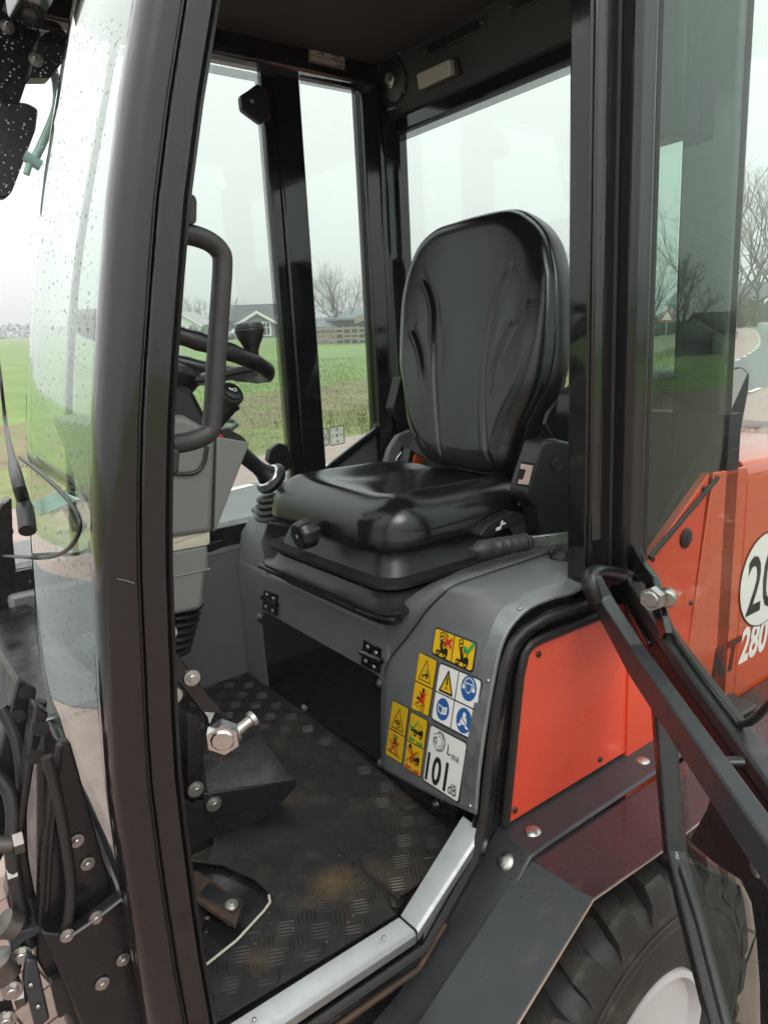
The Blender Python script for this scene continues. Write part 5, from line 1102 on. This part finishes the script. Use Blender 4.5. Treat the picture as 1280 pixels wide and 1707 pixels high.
for (px, py) in ((1238,1272),):
    p = D(px, py, .02); b = MB(); b.tube([p, p+DN*.02], .008, BPLAS, 12); b.build('rail_stud', door)
# grab bar with rubber end
BR = [U(986,960,1,.765), U(1006,1006,1,.745), D(1060,1100,.055), D(1284,1424,.055)]; bd = (BR[-1]-BR[-2]).normalized(); BR.append(BR[-1]+bd*.15)
b = MB(); b.bar(BR, DN, .024, .046, SLATE); b.build('grab_bar', door, .003)
b = MB(); e0 = D(982,957,.05); b.tube(spline([U(1032,962,1,.775), U(1006,956,1,.772), U(986,958,1,.766), U(984,978,1,.758), U(994,1000,1,.75)], 16), .016, BPLAS, 12, sx=.9, sy=1.2); b.build('grab_bar_end', door, sharp=60)
# hinge plate with large bolt
q = [D(*p, .008) for p in ((1047,892),(1056,896),(1080,938),(1100,962),(1109,1000),(1122,1056),(1112,1064),(1096,1010),(1086,975),(1060,950),(1046,925))]
b = MB(); b.prism(q, DN*.012, BLACK); hg = b.build('hinge_plate', door, .002)
ha = V((.78,-.58,.0)).normalized(); HX = hex_bolt_mesh('hex_bolt', .0195, STEEL, False); piece('hex_bolt', HX, hg, frame_at(D(1094,995,.03), V((-.75,-.05,.0)), (0,0,1)))
b = MB(); p = D(1112,996,.01); b.lathe([(.012,-.012),(.015,-.008),(.015,.006),(.009,.008),(.0065,.009),(.0065,.03),(.0055,.034)], p, V((.85,.4,0)), STEEL, 14); b.build('hinge_pin', hg)
# lower frame and lower pane
LF = [D(1098,1090), D(1106,1200), D(1114,1300), D(1125,1420), D(1150,1520), D(1212,1760)]
b = MB(); b.bar(LF, DN, .034, .03, FRAMEM); b.build('lower_frame', door, .005)
b = MB(); b.bar([D(1134,1446,.018), D(1165,1540,.018), D(1222,1760,.018)], DN, .008, .017, SLATE); b.build('glazing_bead', door, .002)
b = MB(); b.prism([D(*p) for p in ((1146,1240),(1155,1410),(1190,1440),(1236,1470),(1254,1505),(1262,1560),(1268,1640),(1262,1760),(1215,1760),(1160,1560),(1130,1420))], DN*.005, DOORG); b.build('lower_pane', door)
b = MB(); b.prism([D(*p, .007) for p in ((1152,1402),(1180,1352),(1212,1262),(1250,1295),(1345,1400),(1345,1800),(1272,1800),(1270,1640),(1264,1560),(1256,1505),(1238,1468),(1190,1436))], DN*.003, FRAMEM); dp = b.build('door_panel', door, .001); piece('dome_bolt', DOME, dp, frame_at(D(1262,1447,.0105), DN) @ Matrix.Scale(.7, 4))

# dark rear frame behind the mudguard
b = MB(); b.prism([V((1.28,.83,.10)), V((1.9,.83,.10)), V((1.9,.83,-.35)), V((1.45,.83,-.35))], (0,.02,0), FRAMEM); b.build('chassis_plate', loader, .003)
b = MB(); b.box((1.35,.62,-.12), (2.2,.80,.07), FRAMEM); b.build('battery_box', loader, .01)
piece('dome_bolt', DOME, loader, frame_at(V((1.5,.618,.0)), (0,-1,0)))
b = MB(); b.box((.2,.9,-.45), (2.4,1.85,-.05), FRAMEM); b.build('chassis', loader, .02)

# ---------- front frame: plates, bolts, hose
b = MB(); b.prism([U(*p, 1, .90) for p in ((95,1240),(118,1238),(186,1480),(232,1720),(150,1760),(60,1600),(70,1420))], (0,.02,0), FRAMEM); b.build('front_plate', loader, .003)
b = MB(); b.prism([U(*p, 1, .87) for p in ((70,1555),(120,1560),(210,1492),(240,1600),(270,1720),(140,1720))], (0,.02,0), FRAMEM); b.build('front_lower_plate', loader, .003)
b = MB(); b.prism([U(*p, 1, .93) for p in ((58,1175),(82,1190),(60,1260),(40,1390),(72,1560),(52,1562),(20,1530),(12,1500),(30,1380))], (0,.03,0), FRAMEM); ar = b.build('lift_arm_plate', loader, .003)
b = MB(); b.prism([U(*p, 1, .99) for p in ((30,1130),(62,1150),(44,1260),(20,1400),(-20,1480),(-20,1330))], (0,.02,0), FRAMEM); ar2 = b.build('lift_arm_plate', loader, .003)
HOLE = MB(); HOLE.lathe([(.0125,0),(.0125,.0006)], (0,0,0), (0,0,1), INK, 20); hme = HOLE.mesh('plate_hole')
for px, py, y in ((68,1215,.929),(59,1262,.929),(44,1155,.989),(30,1195,.989)): piece('plate_hole', hme, ar if y < .95 else ar2, frame_at(U(px,py,1,y), (-.15,-1,0)) @ Matrix.Scale(.8, 4))
b = MB(); b.tube([U(*p, 1, 1.02) for p in ((52,1240),(54,1200),(62,1182),(68,1168))], [.011,.0115,.011,.009], RUBBER, 12); b.build('hydraulic_hose', loader)
b = MB(); b.prism([U(*p, 1, .88) for p in ((45,1600),(62,1602),(84,1700),(60,1720),(40,1640))], (0,.015,0), SLATE); fl = b.build('valve_plate', loader, .003)
for px, py in ((52,1643),(64,1679)): piece('screw', SCREW, fl, frame_at(U(px,py,1,.878), (0,-1,0)) @ Matrix.Scale(.6, 4))
DIRTY = mat('dirty_steel', (.17, .16, .15), .42, metal=.9, dust=(30, .5, .75, (.06, .05, .04)), bump=(90, .2))
BB = hex_bolt_mesh('hex_bolt', .013, DIRTY, False)
b = MB(); b.tube([U(-30,1408,1,.93), U(18,1408,1,.93)], .0105, DIRTY, 14); b.build('pivot_pin', loader)
for px, py, y, n_ in ((18,1408,.93,(1,-.1,0)),(8,1462,.93,(1,-.1,0)),(13,1538,.92,(-.4,-1,0)),(22,1660,.9,(1,-.3,0))): piece('hex_bolt', BB, loader, frame_at(U(px,py,1,y), n_) @ Matrix.Scale(1.15, 4))
b = MB(); b.tube([U(5,1538,1,.90), U(26,1545,1,.90)], .016, DIRTY, 18); b.tube([U(-6,1600,1,.90), U(12,1625,1,.9)], .018, DIRTY, 18); b.build('pivot_bush', loader)
b = MB(); b.prism([U(*p, 1, .9) for p in ((14,1558),(66,1546),(74,1552),(40,1572),(20,1590))], (0,.04,0), SLATE); b.build('arm_gusset', loader, .002)
for px, py in ((158,1277),(172,1296),(155,1302),(176,1330),(158,1352),(180,1388),(166,1376)): piece('hex_bolt', BB, loader, frame_at(U(px,py,1,1.25), (-1,-.5,.1)) @ Matrix.Scale(1.15, 4))
b = MB(); b.prism([U(*p, 1, 1.28) for p in ((92,1252),(150,1262),(190,1300),(190,1480),(140,1380))], (0,.03,0), FRAMEM); b.build('bolt_plate', loader, .003)
b = MB(); q = spline([U(*p, 1, 1.45) for p in ((170,1075),(148,1085),(136,1115),(134,1160),(142,1205),(160,1240))], 16); b.prism(q+[U(185,1245,1,1.45), U(185,1075,1,1.45)], (0,.1,0), mat('dark_green_rubber', (.016,.026,.02), .5)); b.build('headlamp_back', loader, .01)
# more of the linkage: hoses, clamps, pins and nuts
def hose(pts, r, y0, y1, name='hydraulic_hose'):
    b = MB(); k = len(pts)-1; b.tube(spline([U(*p, 1, lerp(y0, y1, i/k)) for i, p in enumerate(pts)], 26), r, RUBBER, 10); return b.build(name, loader, sharp=70)
hose(((-10,1290),(14,1318),(22,1360),(20,1420),(30,1500),(48,1580)), .009, .96, .91); hose(((2,1180),(26,1230),(36,1300),(34,1380),(40,1460),(58,1530)), .008, 1.0, .93); hose(((78,1262),(96,1330),(112,1420),(118,1500),(104,1580)), .007, .89, .88)
b = MB(); b.prism(round_poly([U(*p, 1, .885) for p in ((84,1640),(108,1628),(124,1680),(98,1700))], .004), (0,.012,0), INK); b.build('plate_opening', loader)
for q_, y in ((((20,1585),(48,1578),(52,1600),(24,1610)),.90), (((2,1640),(34,1632),(38,1662),(6,1672)),.89), (((-8,1690),(24,1684),(28,1712),(-4,1720)),.885)):
    b = MB(); b.prism(round_poly([U(*p, 1, y) for p in q_], .003), (0,.02,0), FRAMEM); cl_ = b.build('hose_clamp', loader, .002); c_ = U((q_[0][0]+q_[2][0])/2, (q_[0][1]+q_[2][1])/2, 1, y-.001); piece('bolt', BOLT10, cl_, frame_at(c_, (-.2,-1,.1)) @ Matrix.Scale(.8, 4))
for px, py in ((128,1402),(146,1440),(112,1560),(160,1530),(205,1600),(170,1640)): piece('bolt', BOLT8, loader, frame_at(U(px,py,1,.868 if py > 1520 else .898), (0,-1,0)) @ Matrix.Scale(.8, 4))
b = MB(); b.tube([U(*p, 1, .866) for p in ((118,1562),(165,1530),(208,1496))], .0032, RUBBER, 6); b.build('weld_bead', loader)
b = MB(); b.tube([U(*p, 1, .897) for p in ((100,1245),(92,1330),(84,1420),(78,1520))], .003, FRAMEM, 6); b.build('weld_bead', loader)
# right lower front: pillar foot plate
b = MB(); b.prism([U(*p, 1, 1.9) for p in ((-20,880),(2,840),(20,830),(22,900),(32,1000),(30,1130),(12,1170),(-20,1100))], (0,.05,0), FRAMEM); b.build('pillar_foot', loader, .004)

# ---------- wiper: arm, pivot, washer hose
xw = lambda p, d=.012: V((xs(p.z)+bow(p.y)-d, p.y, p.z))
def WS(px, py, d=.012):
    x0 = .2
    for _ in range(8): p = U(px, py, 0, x0); x0 = float(xs(p.z))+bow(p.y)-d
    return p
wip = link(bpy.data.objects.new('windscreen_wiper', None), loader)
b = MB(); b.tube(spline([WS(-6,575,.02), WS(2,640,.02), WS(10,710,.02), WS(24,780,.024), WS(40,840,.03), WS(46,885,.035)], 24), [.005]*8+[.006]*6+[.009]*5+[.0115]*5, DGREY, 10); b.build('wiper_arm', wip, sharp=60)
b = MB(); p0, p1 = WS(12,886,.03), WS(44,893,.035); b.lathe([(.008,-.05),(.008,0),(.016,.002),(.017,.03),(.013,.038),(.011,.05)], p0, (p1-p0), DGREY, 18); b.build('pivot', wip)
b = MB(); b.tube(spline([WS(33,762,.014), WS(75,795,.012), WS(115,835,.012), WS(133,870,.012), WS(126,900,.013), WS(104,922,.014), WS(70,930,.016), WS(30,928,.02), WS(-10,926,.02)], 50), .0028, BPLAS, 8); b.build('washer_hose', wip, sharp=70)
piece('dome_bolt', DOME, wip, frame_at(WS(30,945,.016), (-1,-.3,.1)) @ Matrix.Scale(.9, 4))
b = MB(); b.prism([WS(*p, .006) for p in ((52,838),(100,818),(136,832),(70,860))], (-.002,0,0), TEALP); b.build('mint_flat', wip, .001)  # flat mint-coloured sheet just off the windscreen

RAINW = mat('bright_droplet', (.5, .52, .52), .1, coat=1)
# ---------- right hand mirror and work lamp cluster seen past the windscreen
mir = link(bpy.data.objects.new('mirror_assembly', None), loader); YM = 2.06
Q = lambda *p: [U(x, y, 1, YM) for x, y in p]
b = MB(); b.tube(spline(Q((70,40),(88,110),(95,150),(92,185),(72,235),(56,268)), 24), .0105, TEALP, 12); b.build('mirror_arm', mir, sharp=60)  # arm and clamp coloured as if tinted by the windscreen
b = MB(); a0, a1 = Q((40,258),(68,276)); b.tube([a0, a1], .014, TEALP, 12); a0, a1 = Q((52,262),(44,290)); b.tube([a0, a1], .008, TEALP, 10); b.build('mirror_clamp', mir)
b = MB(); b.prism(round_poly(Q((-40,165),(45,170),(64,180),(60,215),(20,320),(10,330),(-40,330)), .008), (0,.03,0), DGREY); b.build('mirror_head', mir, .006)
b = MB(); b.prism(Q((-5,-10),(90,-10),(70,60),(30,180),(12,185),(-30,120)), (0,.03,0), FRAMEM); pl2 = b.build('mirror_bracket', mir, .003)
b = MB(); b.prism(round_poly(Q((55,75),(100,45),(128,72),(95,115),(75,140),(40,140)), .008), (0,-.05,0), DGREY); b.build('lamp_housing', mir, .006)
b = MB(); b.tube(spline(Q((80,20),(95,40),(125,32),(150,8),(165,-20)), 14), .012, DGREY, 10); b.build('lamp_arm', mir)
b = MB(); b.tube(spline(Q((100,-14),(112,4),(128,8),(140,-8)), 10), .010, DGREY, 10); b.build('lamp_loop', mir)
for px, py in ((46,18),(12,44),(60,99),(18,15)): piece('bolt', BOLT10, mir, frame_at(U(px,py,1,YM-.053 if px == 60 else YM-.004), (0,-1,0)) @ Matrix.Scale(1.1, 4))

b = MB(); b.tube([U(10,-10,1,YM+.02), U(40,-60,1,YM+.02), V((.62,1.98,1.80))], .012, FRAMEM, 10); b.build('mirror_stay', mir)
rd = MB(); rnd = random.Random(4)
for k in range(260):
    px, py = rnd.uniform(0, 125), rnd.uniform(0, 330)
    if not ((px < 62 and 165 < py < 330 and px < 62-(py-215)*.4) or (py < 185 and px < 92-py*.42) or (45 < px < 122 and 50 < py < 138)): continue
    p = U(px, py, 1, YM-(.0512 if px > 56 else .0015)); s_ = rnd.uniform(.0011, .0028); rd.lathe([(s_,0),(s_*.7,s_*.4),(s_*.1,s_*.6)], p, (0,-1,0), RAINW, 6)
tag(rd.build('raindrop', mir, sharp=180), None, kind='stuff')
# ---------- rain: small drops on the windscreen and the mirror, a few on the step
rnd = random.Random(9); rd = MB()
for k in range(950):
    px, py = rnd.uniform(-5, 205), rnd.betavariate(1.3, 1.6)*1200+20
    p = WS(px, py, .0052)
    if not (.90 < p.y < 1.33): continue
    s_ = rnd.uniform(.0010, .0024)*(1.4 if rnd.random() < .1 else 1); nrm = V((-1,0,.2)).normalized()
    a = nrm.orthogonal().normalized(); c_ = nrm.cross(a); e1, e2 = V((0,1,0)), V((.2,0,1)).normalized()
    rd.add([p+e1*math.cos(t)*s_*1.6+e2*math.sin(t)*s_*1.1 for t in (0,1.05,2.09,3.14,4.19,5.24)]+[p+nrm*s_*.6], [(i, (i+1)%6, 6) for i in range(6)], DROP)
tag(rd.build('raindrop', loader, sharp=180), None, kind='stuff')
rd = MB(); WET = mat('wet_paint_drop', (.012,.008,.009), .06, coat=.5)
for k in range(170):
    px, py = rnd.uniform(840, 1105), rnd.uniform(1290, 1700); p = None
    if py < 1500 and py > 1296+(1100-px)*.6 and py < 1416+(1108-px)*.7: p = zs(px, py, ztop+.0003)
    if p is None: continue
    s_ = rnd.uniform(.0008, .0026); rd.lathe([(s_,0),(s_*.8,s_*.2),(s_*.2,s_*.28)], p, (0,0,1), WET, 7)
tag(rd.build('raindrop', loader, sharp=180), None, kind='stuff')

# ---------- print on the panes: maker's mark read from outside, two pictogram labels
def pane_text(body, x_end, z, y, h_, mt=INK, n_='pane_print', wd=None, flip=-1):
    vs, fs = text_mesh(body, .01); k = (wd/max(p[0] for p in vs)) if wd else h_; b = MB(); b.add([V((x_end+flip*x_*k, y, z+y_*h_)) for x_, y_ in vs], fs, mt); return b
a_, c_ = U(611,688,1,1.9512), U(593,692,1,1.9512)
b = pane_text('GiANT', a_.x, a_.z-.008, 1.9512, .014, wd=a_.x-c_.x)
for k in range(4): b.box((c_.x+.004, 1.951, a_.z-.016-k*.005), (a_.x-.003*(k % 2), 1.9512, a_.z-.0145-k*.005), INK)
b.build('pane_print', loader)
def label(q, marks):
    P = [U(*p, 1, 1.951) for p in q]; b = MB(); b.prism(round_poly(P, .003), (0,-.0006,0), PLBL); b.tube([p+V((0,-.0008,0)) for p in round_poly(P, .003)], .0014, INK, 5, closed=True)
    f = lambda u, v: lerp(lerp(P[0], P[1], u), lerp(P[3], P[2], u), v)+V((0,-.001,0))
    for (u0, v0, u1, v1) in marks: b.tube([f(u0,v0), f(u1,v1)], .0012, INK, 5)
    b.build('pane_label', loader)
PLBL = bpy.data.materials.new('clear_white_label'); PLBL.use_nodes = True; _t = PLBL.node_tree; _t.nodes.clear(); _o = _t.nodes.new('ShaderNodeOutputMaterial'); _m = _t.nodes.new('ShaderNodeMixShader'); _a = _t.nodes.new('ShaderNodeBsdfTransparent'); _b = _t.nodes.new('ShaderNodeBsdfTranslucent'); _b.inputs[0].default_value = (.8, .78, .76, 1); _m.inputs[0].default_value = .6
_t.links.new(_a.outputs[0], _m.inputs[1]); _t.links.new(_b.outputs[0], _m.inputs[2]); _t.links.new(_m.outputs[0], _o.inputs[0])
label(((549,713),(572,709),(574,738),(551,743)), ((.5,.4,.5,.6),(.4,.5,.6,.5),(.45,.15,.55,.1),(.55,.1,.6,.2),(.45,.15,.5,.25),(.45,.85,.55,.8),(.5,.75,.55,.9),(.15,.5,.25,.45),(.15,.55,.25,.55),(.75,.5,.85,.45),(.78,.55,.85,.5)))
label(((528,717),(546,714),(548,741),(530,745)), ((.3,.2,.6,.2),(.3,.3,.6,.3),(.4,.45,.4,.8),(.6,.45,.6,.7),(.75,.3,.85,.7),(.3,.6,.7,.6)))
a_, c_ = U(1124,622,1,.8025), U(1094,628,1,.8025); b = pane_text('GiANT', a_.x+.02, a_.z-.012, .8022, .022, wd=.075)
for k in range(4): b.box((a_.x-.045, .8021, a_.z-.025-k*.007), (a_.x+.018, .8023, a_.z-.0232-k*.007), INK)
b.build('pane_print', loader)

# small drops and a scratch on the painted posts
rnd = random.Random(21); rd = MB(); PAX = lambda z: float(np.interp(z, [p[1] for p in PA], [p[0] for p in PA]))
for k in range(120):
    z = rnd.uniform(-.05, 1.5); dx = rnd.choice((rnd.uniform(-.058, -.038), rnd.uniform(-.025, -.002), rnd.uniform(-.058, -.038))); s_ = rnd.uniform(.0004, .0010)*(1.5 if rnd.random() < .1 else 1)
    y = .7980 if dx < -.03 else .8036; rd.lathe([(s_,0),(s_*.75,s_*.35),(s_*.1,s_*.5)], V((PAX(z)+dx, y, z)), (0,-1,0), WET, 6)
for k in range(60):
    z = rnd.uniform(.6, 1.7); s_ = rnd.uniform(.0004, .0010); rd.lathe([(s_,0),(s_*.75,s_*.35),(s_*.1,s_*.5)], V((rnd.uniform(1.06, 1.105), .7960, z)), (0,-1,0), WET, 6)
tag(rd.build('raindrop', loader, sharp=180), None, kind='stuff')
b = MB(); b.tube([V((PAX(.712)-.059, .7979, .712)), V((PAX(.707)-.048, .7978, .707)), V((PAX(.702)-.040, .7978, .702))], .0004, GREYP, 4); b.build('paint_scratch', loader)
